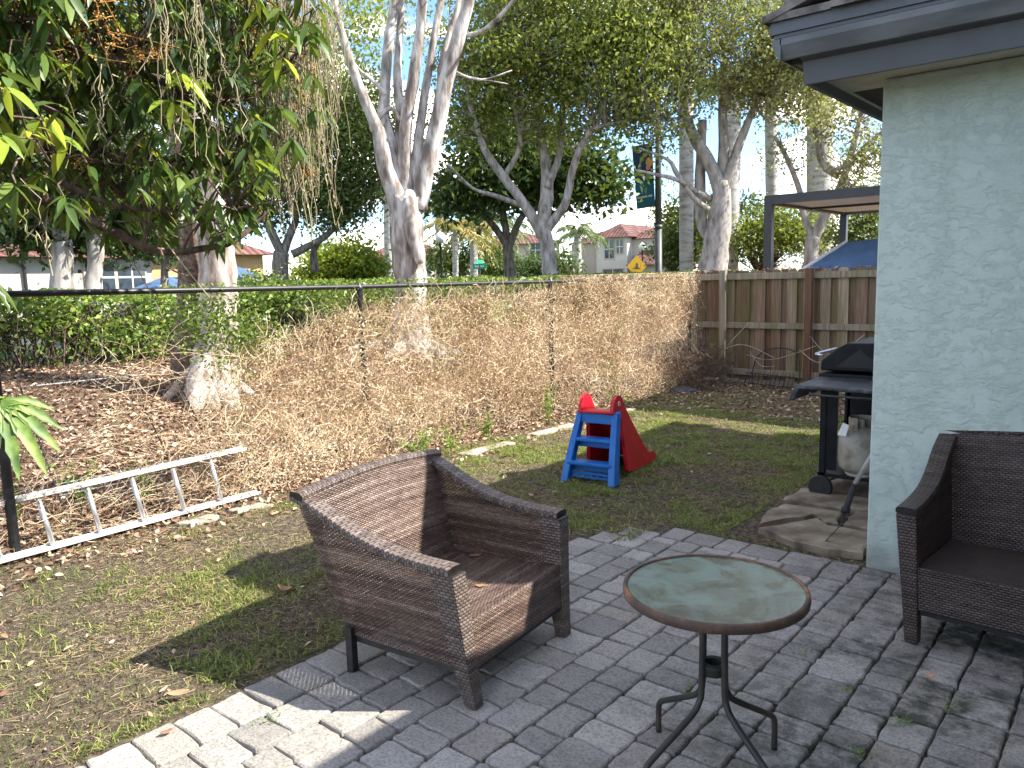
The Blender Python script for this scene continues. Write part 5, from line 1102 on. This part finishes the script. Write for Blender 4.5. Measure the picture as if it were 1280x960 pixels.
# ------------------------------------------------------------------ palms
def palm(label, px, dist, top_py, rpx, crown=True, nf=14, fl=2.6, mat='frond', grp='palms behind the hedge', base_py=352, lean=0, name='royal_palm'):
    b_ = at(px,base_py,dist); b_[2] = .55; t_ = at(px+lean,top_py,dist); rr_ = rpx*dist/F
    r = empty(name, tuple(b_)); tag(r, label, 'palm', grp); hgt = t_[2]-b_[2]; dx = t_-b_
    mb = MB(); mb.tube([(dx[0]*f,dx[1]*f,hgt*f) for f in np.linspace(0,1,14)], [rr_*(1.15-.1*f+.12*math.sin(f*3.1)) for f in np.linspace(0,1,14)], 14, wob=.01); mb.build('trunk', M['palm_trunk'], r, smooth=True)
    if crown:
        Vs = []; Fs = []; off = 0; mb = MB()
        for k in range(nf):
            a_ = 2*math.pi*k/nf*1.618*3; el = random.uniform(-.1,1.1); L_ = fl*random.uniform(.8,1.1); P = []
            for q in range(9):
                t = q/8; rad_ = L_*(math.sin(min(t*1.1,1.3))*math.cos(el)*1.0+.1*t); z = L_*(math.sin(el)*t-.75*t*t); P.append(np.array([dx[0]+math.cos(a_)*rad_,dx[1]+math.sin(a_)*rad_,hgt+z]))
            mb.tube(P,[.03*(1-q/9)+.008 for q in range(9)],4)
            S_ = smoothpath(P,4); side = np.array([-math.sin(a_),math.cos(a_),0]); RR = []
            for i_ in range(3,len(S_)):
                ll = .5*L_/2.6*math.sin(math.pi*min(.95,i_/len(S_)+.1))
                for s in (-1,1):
                    d = side*s*.8+np.array([math.cos(a_)*.4,math.sin(a_)*.4,random.uniform(-.75,.1)]); RR.append([S_[i_],S_[i_]+d*ll*.5,S_[i_]+d*ll+np.array([0,0,-.25*ll])])
            V,Fc = ribbons_np(np.array(RR), np.array([[.02,.05,.01]])*L_/2.0); Vs.append(V); Fs.append(Fc+off); off += len(V)
        mb.build('frond_ribs', M[mat], r); mesh('fronds', np.concatenate(Vs), np.concatenate(Fs), M[mat], r)
    return r
palm('smooth grey royal palm trunk just right of the banner pole',858,30,-60,7,nf=12,fl=3.2)
palm('royal palm trunk standing directly behind the thick forked trunk',909,30,105,10,nf=14,fl=3.,lean=6)
palm('royal palm trunk left of the pergola post',967,33,90,6,nf=12,fl=3,lean=-4)
palm('thick royal palm trunk behind the middle of the pergola',1027,31,70,12,nf=14,fl=3,lean=-3)
palm('thin pale palm trunk just left of the white multi-stem tree',486,40,235,5.5,nf=12,fl=3)
GP = 'small palms near the street lamp'
palm('palm with drooping blue-green fronds beside the cream two-storey house',722,60,290,4,nf=20,fl=2.8,grp=GP,name='feather_palm')
palm('small palm with yellow fronds right of the street lamp globe',569,44,285,3,nf=18,fl=2.6,mat='frond_yellow',grp=GP,name='feather_palm')
palm('small green palm behind the street lamp',548,52,262,3,nf=20,fl=4.,grp=GP,name='feather_palm')
palm('yellowing palm left of the green street sign',592,46,290,4,nf=18,fl=2.6,mat='frond_yellow',grp=GP,name='feather_palm')
palm('green palm between the lamp and the dark magnolia crown',610,50,270,4,nf=20,fl=3.6,grp=GP,name='feather_palm')

# ------------------------------------------------------------------ mango tree overhanging from the left
def mango():
    org = np.array([-4.75,.35,0.]); r = empty('mango_tree', tuple(org)); tag(r, 'leafy mango tree with orange flower sprays overhanging the yard at the upper left', 'tree')
    A = lambda px,py,d: at(px,py,d)
    T = [([org-[0,0,.1],org+[0,0,.8],org+[-.03,0,1.6],org+[.02,.0,2.3]],[.14,.12,.11,.1])]
    limb_mesh([(T[0][0],T[0][1])],org,12).build('trunk', M['bark_brown'], r, smooth=True)
    top = org+[.02,0,2.3]; st = org+[-.03,0,1.6]
    Ls = [([st,A(-60,225,4.4),A(0,240,4.3),A(70,252,4.3),A(140,288,4.3),A(200,314,4.35),A(250,311,4.4),A(295,300,4.45),A(335,262,4.5)],[.05,.038,.03,.027,.024,.02,.018,.016,.01]),
          ([st,A(-40,120,4.5),A(40,105,4.5),A(110,60,4.5),A(200,40,4.6),A(300,-20,4.7)],[.07,.055,.05,.04,.03,.02]),
          ([top,A(-20,40,4.2),A(60,50,4.2),A(180,90,4.3),A(260,130,4.4),A(330,110,4.6)],[.07,.05,.04,.03,.02,.01]),
          ([A(0,240,4.3),A(60,225,4.3),A(130,252,4.3),A(190,262,4.3),A(260,265,4.3)],[.024,.02,.016,.012,.008]),
          ([A(40,105,4.5),A(100,170,4.6),A(180,205,4.6),A(240,190,4.6),A(300,165,4.7)],[.04,.03,.024,.018,.01]),
          ([top,A(90,-60,4.4),A(220,-90,4.5),A(340,-80,4.7)],[.07,.05,.04,.02]),
          ([A(100,170,4.6),A(150,240,4.7),A(210,275,4.7)],[.02,.015,.01]),([A(-40,120,4.5),A(0,170,4.3),A(60,190,4.2)],[.03,.02,.01]),
          ([A(250,72,4.6),A(310,75,4.6),A(345,95,4.6)],[.012,.009,.006]),([A(200,262,4.4),A(230,205,4.4),A(300,190,4.5),A(308,196,4.5)],[.012,.01,.007,.004])]
    for px0,py0,px1,py1 in ((120,275,180,275),(150,260,230,300),(90,260,130,300),(200,312,235,345),(170,240,180,300),(250,265,290,262),(60,255,30,300),(80,240,110,200),(180,310,190,260),(230,310,262,275)):
        Ls.append(([A(px0,py0,4.32),A((px0+px1)/2+random.uniform(-8,8),(py0+py1)/2+random.uniform(-8,8),4.28),A(px1,py1,4.25)],[.007,.005,.003]))
    limb_mesh(Ls,org,7).build('branches', M['bark_brown'], r, smooth=True)
    # leaf whorls
    nodes = np.array([p for P_,_ in Ls for p in smoothpath(P_,4)])
    def leafpts(tip, direction, L_, w, fold=.18, curve=.35):
        d = direction/np.linalg.norm(direction); s = np.cross(d,[0,0,1.]); s = s/(np.linalg.norm(s)+1e-6)
        ro = random.uniform(-.9,.9); up = np.cross(s,d); s,up = s*math.cos(ro)+up*math.sin(ro), up*math.cos(ro)-s*math.sin(ro)
        V = []
        ts = (0,.15,.38,.62,.84,1.)
        ws_ = (.1,.62,1.,.92,.5,.03)
        for t,wv in zip(ts,ws_):
            c = tip+d*L_*t+np.array([0,0,-curve*L_*t*t])
            V += [c-s*w*wv+up*w*wv*fold, c, c+s*w*wv+up*w*wv*fold]
        return V
    FF = [(i_*3+k,i_*3+k+1,i_*3+4+k,i_*3+3+k) for i_ in range(5) for k in range(2)]
    VA,FA,VB,FB,tw = [],[],[],[],[]
    def whorl(c, n, young=False, L0=.17, droopy=.5):
        V_,F_ = (VB,FB) if young else (VA,FA)
        a0 = random.uniform(0,6.28)
        for k in range(n):
            a_ = a0+2*math.pi*k/n+random.uniform(-.3,.3); d = np.array([math.cos(a_),math.sin(a_),random.uniform(-.9,.25)-droopy]); L_ = L0*random.uniform(.65,1.2)
            b0 = len(V_); V_.extend(leafpts(c+rng.normal(size=3)*.012,d,L_,L_*random.uniform(.12,.165))); F_.extend([tuple(q+b0 for q in f) for f in FF])
        j = np.argmin(((nodes-c)**2).sum(1)); a_ = nodes[j]; tw.append([a_,a_*.6+c*.4+rng.normal(size=3)*.04,a_*.25+c*.75+rng.normal(size=3)*.03,c])
    def inside(px,py):
        lim = np.interp(px,[-60,0,60,140,230,300,350,400,430],[310,250,262,285,300,310,235,150,-10]); return py < lim
    cnt = 0
    while cnt < 1250:
        px = random.uniform(-90,400); py = random.uniform(-130,300)
        if not inside(px,py): continue
        if px > 330 and random.random() < .55: continue
        if 215 < py and random.random() < .35: continue
        whorl(A(px,py,random.uniform(3.9,5.6)), random.randint(3,8), random.random() < .09, random.uniform(.075,.145)); cnt += 1
    for (px,py,d,n,y_) in ((40,165,3.4,8,True),(215,125,3.9,8,True),(235,95,3.9,6,True),(352,75,4.0,7,True),(345,40,4.0,6,True),(255,220,3.9,6,False),(5,170,3.2,6,True),(0,110,3.1,6,True),(340,85,4.1,8,False),(20,230,3.6,5,False),(300,230,4.2,6,False),(322,205,4.2,6,True),(8,95,3.4,5,False),(75,140,3.7,6,False)):
        whorl(A(px,py,d), n, y_, .135 if d > 3.5 else .11, .15)
    mesh('leaves', np.array(VA)-org, FA, M['mango_leaf'], r, smooth=True)
    mesh('young_leaves', np.array(VB)-org, FB, M['mango_young'], r, smooth=True)
    V,Fc = tubes_np(np.array(tw)-org, np.array([[.006,.005,.004,.003]])*np.ones((len(tw),1)), 5); mesh('twigs', V, Fc, M['bark_brown'], r)
    # flower panicles
    C_ = []; br = []
    for (px,py,d,sx,n) in ((70,25,4.1,.1,8),(130,30,4.0,.1,9),(165,60,4.0,.1,9),(190,70,4.0,.07,7),(85,45,4.1,.07,6),(340,10,4.3,.1,8),(320,25,4.3,.09,6),(375,120,4.6,.07,5),(392,95,4.7,.06,5),(385,215,4.6,.055,7),(98,205,4.2,.03,3),(300,90,4.5,.05,4),(380,60,4.7,.05,4),(20,10,4.1,.06,4)):
        c = A(px,py,d)
        for k in range(n):
            a_ = c+rng.normal(size=3)*sx*.4; b2 = a_+np.array([rng.normal()*sx,rng.normal()*sx,rng.normal()*sx*.7]); br.append([a_,(a_+b2)/2+rng.normal(size=3)*.01,b2])
            for t in np.linspace(.1,1,26): C_.append(a_+(b2-a_)*t+rng.normal(size=3)*.014)
    V,Fc = tubes_np(np.array(br)-org,.0022,4); mesh('flower_stalks', V, Fc, M['flower'], r)['kind'] = 'stuff'
    C_ = np.array(C_)-org; V,Fc = leaves_np(C_, rng.uniform(.006,.013,len(C_)), .9); mesh('flowers', V, Fc, M['flower'], r)
mango()
def strands():
    P = []
    def add(px,py,d,L_,n):
        for k in range(n):
            c = at(px+random.gauss(0,14),py+random.uniform(-30,30),d+random.uniform(-.35,.35)); ll = L_*random.uniform(.5,1.2); q = [c]
            for s in range(1,9): q.append(q[-1]+np.array([random.gauss(0,.016),random.gauss(0,.016),-ll/8]))
            P.append(q)
    for px,n in ((335,16),(350,22),(365,26),(380,26),(395,22),(408,18),(320,12)): add(px,-20,4.8,.9,n)
    for px,n in ((355,18),(370,18),(340,16),(385,14),(325,12)): add(px,110,4.8,.65,n)
    for px,n in ((195,14),(210,12),(235,10),(245,8)): add(px,-30,4.1,.55,n)
    for px,py,n,L_ in ((40,250,3,.3),(200,170,3,.35),(150,80,3,.3),(110,100,3,.4),(290,60,5,.5),(270,80,5,.5)): add(px,py,4.1,L_,n)
    V,Fc = tubes_np(np.array(P),.0024,3); n = len(P)
    c = np.array([q[random.randint(1,8)] for q in P for _ in range(9)])+rng.normal(size=(n*9,3))*.012; V2,F2 = leaves_np(c, rng.uniform(.02,.06,len(c)), .16, droop=1.5)
    tag(mesh('hanging_vines', np.concatenate([V,V2]), np.concatenate([Fc,F2+len(V)]), M['strand']), 'dry beige and green strands hanging in curtains from the mango branches', 'hanging vines', kind='stuff')
    for pts in ([(60,255,4.3),(58,300,4.25),(66,345,4.2)],[(205,300,4.2),(240,345,4.1),(262,372,4.1)],[(18,600,5.0),(30,560,4.6),(24,650,5.1)][:2],[(150,300,4.3),(185,360,5.2),(205,400,5.3)]): mb = MB(); mb.tube(smoothpath([at(*p) for p in pts],4),.003,5); tag(mb.build('dangling_twig', M['strand']), 'thin pale twig dangling below the lowest mango branch in front of the fence', 'twig', 'dangling twigs below the mango branch')
strands()
# lobed leaf plant at left edge
def philo():
    o_ = np.array([-3.35,.15,0.]); r = empty('philodendron', tuple(o_)); tag(r, 'bright green plant with lobed leaves poking in at the left edge', 'plant')
    mb = MB(); hub = at(-12,505,3.1)
    def lobed(c, d, up, L_, k):
        d = d/np.linalg.norm(d); s = np.cross(d,up); s /= np.linalg.norm(s); up = np.cross(s,d); V = [c]; n = 7
        pts = []
        # palm-like lobed leaf: fingers from the base
        V = []; Fc = []
        for j in range(-3,4):
            a_ = j*.42; dd = d*math.cos(a_)+s*math.sin(a_); ll = L_*(1-.07*abs(j)); ss = np.cross(dd,up); b0 = len(V)
            for t,w in ((0,.5),(.2,.8),(.32,.62),(.45,.95),(.55,.7),(.68,.85),(.78,.5),(.88,.45),(1.,.03)):
                w *= random.uniform(.85,1.15); p = c+dd*ll*t-np.array([0,0,.5])*ll*t*t; V += [p-ss*w*.13*ll+up*w*.012, p, p+ss*w*.13*ll+up*w*.012]
            for q in range(8):
                for e in range(2): Fc.append((b0+q*3+e,b0+q*3+e+1,b0+q*3+4+e,b0+q*3+3+e))
        mesh('leaf', np.array(V)-o_, Fc, M['fern'] if k else M['mango_leaf'], r, smooth=True)
    lobed(at(2,505,3.1), at(60,560,3.0)-at(0,500,3.1), np.array([.6,-.5,1.]), .2, 1)
    lobed(at(-8,500,3.2), at(30,490,3.3)-at(-10,500,3.2), np.array([.4,-.5,1.]), .15, 1)
    lobed(at(-25,345,2.6), at(20,370,2.6)-at(-25,345,2.6), np.array([.2,-.2,1.]), .1, 0)
    mb = MB(); mb.tube(smoothpath([(0,0,0),tuple((hub-o_)*.5+[0,0,.2]),tuple(at(2,505,3.1)-o_)],4),.008,6); mb.tube(smoothpath([(0,0,0),tuple((at(-25,345,2.6)-o_)*.5+[0,0,.2]),tuple(at(-25,345,2.6)-o_)],4),.008,6); mb.tube(smoothpath([(0,0,0),tuple((hub-o_)*.5+[0,.05,.2]),tuple(at(-8,500,3.2)-o_)],4),.008,6); mb.build('stem', M['fern'], r)
philo()

# ------------------------------------------------------------------ pergola and canopy behind the wooden fence
def pergola():
    r = empty('louvered_pergola', (-5.65,13.9,0)); tag(r, 'dark flat-roofed pergola with white ceiling behind the wooden fence', 'pergola')
    w,d,z0,z1 = 4.3,4.4,2.83,2.985
    for x in (.07,w-.07):
        for y in (.07,d-.07): mb = MB(); mb.box((x-.07,y-.07,0),(x+.07,y+.07,z0)); mb.build('post', M['pergola'], r, bevel=.005)
    for lo,hi in (((0,0,z0),(w,.1,z1)),((0,d-.1,z0),(w,d,z1)),((0,.1,z0),(.1,d-.1,z1)),((w-.1,.1,z0),(w,d-.1,z1)),((.1,d*.5-.04,z0+.01),(w-.1,d*.5+.04,z1-.02))): mb = MB(); mb.box(lo,hi); mb.build('beam', M['pergola'], r)
    mb = MB()
    for k in range(20):
        y = .12+k*.205
        if abs(y+.1-d*.5) < .1: continue
        mb.box((.1,y,z0+.05),(w-.1,y+.195,z0+.075))
    mb.build('ceiling_slats', M['pergola_white'], r)
pergola()
def canopy():
    c = at(1062,340,14.6); r = empty('blue_canopy', (float(c[0])+.35,float(c[1])+.9,0)); tag(r, 'blue fabric canopy with a white edge under the pergola', 'canopy')
    V = [(-1.2,-.9,1.62),(1.3,-.9,1.62),(1.3,1.0,1.62),(-1.2,1.0,1.62),(-.7,.0,2.12),(1.0,.0,2.25),(-1.2,-.9,1.3),(1.3,-.9,1.3),(1.3,1.,1.3),(-1.2,1.,1.3)]
    o = mesh('fabric_top', V, [(0,1,5,4),(1,2,5),(2,3,4,5),(3,0,4),(0,6,7,1),(1,7,8,2),(2,8,9,3),(3,9,6,0)], M['canvas_blue'], r)
    mb = MB(); mb.tube([V[0],V[4]],.035,6); mb.tube([V[3],V[4]],.03,6); mb.build('white_edge', M['canvas_white'], r)
    for x,y in ((-1.15,-.85),(1.25,-.85),(1.25,.95),(-1.15,.95)): mb = MB(); mb.box((x-.02,y-.02,0),(x+.02,y+.02,1.6)); mb.build('leg', M['pergola'], r)
canopy()
# unseen house added behind ours, sized to cast the shade on the far lawn
def hip(mb, x0,x1,y0,y1,z,rise,ov=.4):
    x0-=ov;x1+=ov;y0-=ov;y1+=ov; w = min(x1-x0,y1-y0)/2
    if x1-x0 > y1-y0: R0,R1 = (x0+w,(y0+y1)/2,z+rise),(x1-w,(y0+y1)/2,z+rise); Fc = [(0,1,5,4),(1,2,5),(2,3,4,5),(3,0,4)]
    else: R0,R1 = ((x0+x1)/2,y0+w,z+rise),((x0+x1)/2,y1-w,z+rise); Fc = [(0,1,4),(1,2,5,4),(2,3,5),(3,0,4,5)]
    mb.add([(x0,y0,z),(x1,y0,z),(x1,y1,z),(x0,y1,z),R0,R1],Fc+[(3,2,1,0)])
nb = empty('unseen_neighbour_house', (-.9,11.3,0)); tag(nb, 'unseen two-storey cream house added beyond the wooden fence to shade the far lawn', 'house')
mb = MB(); mb.box((.35,.1,0),(9,8,4.9)); mb.build('wall', M['far_wall'], nb); mb = MB(); hip(mb,.35,9,.1,8,4.91,1.6,.45); mb.build('roof', M['red_roof'], nb)

# ------------------------------------------------------------------ street furniture
def lamp(label, px, dist, py_top, py_b):
    b_ = at(px,345,dist); b_[2] = .55; t_ = at(px,py_top,dist); r = empty('street_lamp', tuple(b_)); tag(r, label, 'street lamp', 'street lamps beyond the hedge'); H = t_[2]-b_[2]
    k = H/4.0
    mb = MB(); mb.lathe([(.13,0),(.13,.25),(.07,.5),(.05,.6),(.045,H-.75*k),(.09,H-.72*k),(.06,H-.62*k)],n=12); mb.build('post', M['fence_black'], r, smooth=True)
    mb = MB(); mb.lathe([(.09,H-.62*k),(.22,H-.45*k),(.23,H-.3*k),(.17,H-.14*k),(.08,H-.07*k),(.05,H-.05*k),(.03,H)],n=16); mb.build('globe', M['lamp_glass'], r, smooth=True)
lamp('white globe street lamp right of the pale multi-stem tree',552,36,289,0)
lamp('street lamp in front of the cream two-storey house beside the yellow sign',803,55,303,0)
def bannerpole():
    b_ = at(823,345,27); b_[2] = .55; r = empty('banner_pole', tuple(b_)); tag(r, 'tall dark grey pole carrying a teal banner', 'pole')
    Ht = at(823,120,27)[2]-.55; mb = MB(); mb.lathe([(.16,0),(.16,.6),(.125,.7),(.12,2.6)],n=16); mb.lathe([(.135,2.6),(.135,2.72)],n=16); mb.lathe([(.115,2.72),(.09,Ht)],n=16); mb.build('shaft', M['pole_grey'], r, smooth=True)
    right = np.array([.767,.641,0]); p1 = at(790,184,27)-b_; p2 = at(815,178,27)-b_; p3 = at(819,257,27)-b_; p4 = at(796,261,27)-b_
    for p,q in ((p2,(0,0)),(p3,(0,0))):
        mb = MB(); mb.tube([(0,0,p[2]),tuple((p1 if p is p2 else p4))],.018,6); mb.build('arm', M['pole_grey'], r)
    ban = empty('hanging_banner', tuple(b_)); tag(ban, 'teal street banner with orange mark and a line of white lettering', 'banner')
    nrm = np.cross(p2-p1,p4-p1); nrm /= np.linalg.norm(nrm); nrm = nrm if nrm@(-b_*[1,1,0]) > 0 else -nrm
    def patch(nm, u0,v0,u1,v1, mat, off, par):
        f = lambda u,v: (p1*(1-u)+p2*u)*(1-v)+(p4*(1-u)+p3*u)*v+nrm*off
        c = [f(u0,v0),f(u1,v0),f(u1,v1),f(u0,v1)]; m_ = MB(); m_.hexa([tuple(q) for q in c],[tuple(q-nrm*.006) for q in c]); return m_.build(nm, mat, par)
    cl = patch('cloth',0,0,1,1,M['banner'],0,ban); patch('dark_field',0.01,0.0,.99,.6,M['banner_navy'],.006,ban)
    f = lambda u,v,o: (p1*(1-u)+p2*u)*(1-v)+(p4*(1-u)+p3*u)*v+nrm*o
    def disc(nm,u,v,ru,rv,mat,o):
        V = [f(u+ru*math.cos(2*math.pi*k/14),v+rv*math.sin(2*math.pi*k/14),o) for k in range(14)]; V += [q-nrm*.004 for q in V]
        mesh(nm,V,[tuple(range(14)),tuple(range(14,28))[::-1]]+[(k,(k+1)%14,14+(k+1)%14,14+k) for k in range(14)],mat,ban)
    disc('orange_mark',.8,.3,.17,.08,M['orange_mark'],.012); disc('pink_mark',.72,.38,.1,.04,M['pink_mark'],.016); disc('green_mark',.45,.22,.13,.05,M['weed'],.012)
    # the small line of letters, too small to read in the photograph
    mb = MB(); u = .08
    for w in (.04,.05,.03,.05,.04,.05,.03,.04,.05,.0,.06,.05,.06):
        if w: c = [f(u,.815,.01),f(u+w,.815,.01),f(u+w,.845,.01),f(u,.845,.01)]; mb.hexa([tuple(q) for q in c],[tuple(q-nrm*.004) for q in c])
        u += (w or .03)+.018
    mb.build('lettering', M['white_paint'], ban)
bannerpole()
def signs():
    b_ = at(797,345,50); b_[2] = .55; r = empty('yellow_warning_sign', tuple(b_)); tag(r, 'yellow diamond warning sign in front of the cream house', 'sign')
    c = at(796,333,50)-b_; rt_ = np.array([.8,.6,0]); s = .62; n_ = np.array([.6,-.8,0])*.02
    V = [c+rt_*s,c+np.array([0,0,s*1.1]),c-rt_*s,c-np.array([0,0,s*1.1])]; V += [v-n_ for v in V]
    mesh('plate', V, [(0,1,2,3),(7,6,5,4)]+[(k,(k+1)%4,4+(k+1)%4,4+k) for k in range(4)], M['sign_yellow'], r)
    mb = MB(); mb.box((-.03,.05,0),(.03,.11,c[2]+.3)); mb.build('post', M['pole_grey'], r)
    k_ = n_*.8; mb = MB(); q = c+k_
    def rect(u0,w0,u1,w1): B = [q+rt_*u0+[0,0,w0],q+rt_*u1+[0,0,w0],q+rt_*u1+[0,0,w1],q+rt_*u0+[0,0,w1]]; mb.hexa([tuple(v) for v in B],[tuple(v-k_*.5) for v in B])
    rect(-.07,.05,.07,.2); rect(-.1,-.14,.1,.03); rect(-.22,-.16,.22,-.1); mb.build('symbol', M['bark_brown'], r)
    b_ = at(600,345,38); b_[2] = .55; r = empty('street_name_sign', tuple(b_)); tag(r, 'green street name sign on a thin pole below the yellow palm', 'sign'); zt = at(600,331,38)[2]-.55
    mb = MB(); mb.tube([(0,0,0),(0,0,zt)],.03,8); mb.build('post', M['pole_grey'], r)
    mb = MB(); mb.box((-.34,-.01,zt-.2),(.34,.01,zt+.05),Matrix.Rotation(rad(25),3,'Z')); mb.build('plate', M['sign_green'], r); mb = MB(); mb.box((-.3,-.01,zt+.06),(.3,.01,zt+.24),Matrix.Rotation(rad(100),3,'Z')); mb.build('plate', M['sign_green'], r)
    mb = MB(); B = Matrix.Rotation(rad(25),3,'Z')
    for k in range(6): mb.box((-.24+.08*k,-.016,zt-.11),(-.24+.08*k+.05,-.011,zt-.03),B,(0,0,zt))
    mb.build('lettering', M['white_paint'], r)
signs()

# ------------------------------------------------------------------ far houses
def house(name, label, corner, ang, w, d, z, rise, wins, wall='far_wall', extra=None):
    r = empty(name, (corner[0],corner[1],.55), ang); tag(r, label, 'house')
    mb = MB(); mb.box((0,0,0),(w,d,z)); mb.build('wall', M[wall], r)
    mb = MB(); hip(mb,0,w,0,d,z+.01,rise,.5); mb.build('roof', M['red_roof'], r)
    for (x,zz,ww,hh) in wins:
        f = MB(); f.box((x-.08,-.06,zz-.08),(x+ww+.08,-.003,zz+hh+.08)); fr = f.build('window', M['far_wall_tan'], r)
        p = MB(); p.box((x,-.075,zz),(x+ww,-.062,zz+hh)); p.build('pane', M['glass_dark'], fr)
        p = MB(); p.box((x+ww/2-.03,-.085,zz),(x+ww/2+.03,-.077,zz+hh)); p.box((x,-.085,zz+hh/2-.03),(x+ww,-.077,zz+hh/2+.03)); p.build('mullion', M['canvas_white'], fr)
    return r
# centre two-storey: front wall seen square on between px 746 and 783
a_ = at(746,345,72); b2 = at(784,345,70.5); ang = math.atan2(b2[1]-a_[1],b2[0]-a_[0]); wd = math.hypot(b2[0]-a_[0],b2[1]-a_[1])
hs = house('two_storey_house','cream two-storey house with red tiled roof in the middle distance',a_,ang,wd,9,at(765,297,71)[2]-.55,1.3,[(.9,2.6,.9,1.6),(wd-1.0,3.,.6,1.15),(.7,.4,2.,1.2)])
mb = MB(); mb.box((wd+.004,1.2,0),(wd+4.5,8,at(765,299,71)[2]-.6)); mb.build('side_wing', M['far_wall'], hs)
mb = MB(); hip(mb,wd-.5,wd+4.5,1.2,8,at(765,299,71)[2]-.58,1.4,.4); mb.build('wing_roof', M['red_roof'], hs)
f = MB(); f.box((wd+2.2,1.12,2.6),(wd+3.3,1.19,4.2)); f.build('window', M['glass_dark'], hs)
mb = MB(); mb.box((wd+1.2,-1.5,0),(wd+6,1.19,1.9)); mb.build('porch_wall', M['far_wall_tan'], hs); mb = MB(); mb.prism([(-2.2,1.9),(1.19,3.2),(1.19,1.92),(-2.2,1.85)],0,wd+1.,wd+6.5); mb.build('porch_roof', M['red_roof'], hs)
mb = MB(); mb.box((-4.2,2.5,0),(-.004,8.,at(765,300,71)[2]-.65)); mb.build('left_wing', M['far_wall_tan'], hs); mb = MB(); hip(mb,-4.2,.2,2.5,8,at(765,300,71)[2]-.6,1.2,.3); mb.build('wing_roof', M['red_roof'], hs)
# centre-left, glimpsed right of white trunk
a_ = at(520,345,62); b2 = at(575,345,64); ang = math.atan2(b2[1]-a_[1],b2[0]-a_[0]); wd = math.hypot(b2[0]-a_[0],b2[1]-a_[1])
house('low_house','pale house with dark windows seen just right of the white trunk',a_,ang,wd,7,at(540,325,62)[2]-.55,1.4,[(.3,.6,1.,1.4),(1.8,.6,.9,1.3)])
a_ = at(455,345,80); b2 = at(515,345,80); ang = math.atan2(b2[1]-a_[1],b2[0]-a_[0]); wd = math.hypot(b2[0]-a_[0],b2[1]-a_[1])
house('low_house','pinkish house with tiled roof seen left of the white trunk',a_,ang,wd,7,at(480,322,80)[2]-.55,1.2,[(3.4,.8,1.1,1.6)],'far_wall_tan')
# centre: wall behind magnolia between 600 and 700
a_ = at(604,345,75); b2 = at(700,345,76); ang = math.atan2(b2[1]-a_[1],b2[0]-a_[0]); wd = math.hypot(b2[0]-a_[0],b2[1]-a_[1])
house('large_house','large tan house half hidden behind the oak trunk',a_,ang,wd,9,at(640,305,75)[2]-.55,1.5,[(1.,.6,1.,1.3),(4.6,3.,1.,1.3)],'far_wall_tan')
# left house
a_ = at(-30,345,27); b2 = at(190,345,31); ang = math.atan2(b2[1]-a_[1],b2[0]-a_[0]); wd = math.hypot(b2[0]-a_[0],b2[1]-a_[1])
lh = house('cream_house','cream house with low red tiled roof and dark windows behind the left hedge',a_,ang,wd,8,at(60,322,28)[2]-.55,1.5,[(3.55,.9,1.1,1.15),(4.8,.9,1.15,1.15)])
mb = MB(); mb.box((-3,2.5,0),(1.6,8,at(30,235,30)[2]-.55)); mb.build('upper_storey', M['far_wall'], lh); mb = MB(); hip(mb,-3,1.6,2.5,8,at(30,235,30)[2]-.54,1.4,.4); mb.build('upper_roof', M['red_roof'], lh)
mb = MB(); mb.tube([(1.1,-.12,2.0),(1.4,-.1,1.8),(1.4,-.1,.1)],.05,8); mb.build('downpipe', M['fence_black'], lh)
a_ = at(190,345,36); b2 = at(330,345,38); ang = math.atan2(b2[1]-a_[1],b2[0]-a_[0]); wd = math.hypot(b2[0]-a_[0],b2[1]-a_[1])
house('orange_house','low house with tan and orange wall and dark doors behind the big root-flared tree',a_,ang,wd,7,at(250,318,36)[2]-.55,1.4,[(.5,.3,1.2,1.2),(2.8,.3,1.6,1.2)],'orange_wall')
def umbrella(label,px,py,dist,rr_):
    b_ = at(px,345,dist); b_[2] = .55; t_ = at(px,py,dist); r = empty('garden_umbrella', tuple(b_)); tag(r,label,'umbrella','blue-grey umbrellas behind the left fence'); H = t_[2]-.55
    mb = MB(); mb.tube([(0,0,0),(0,0,H)],.03,8); mb.build('pole', M['pole_grey'], r); mb = MB(); mb.lathe([(rr_,H-.42),(rr_+.01,H-.4),(.03,H),(.01,H+.01)],n=8); mb.build('canopy', M['canvas_blue'], r)
umbrella('small blue-grey umbrella left of the big root-flared tree',208,345,30,1.2)
umbrella('blue-grey umbrella just right of the big root-flared tree',296,333,30,1.2)
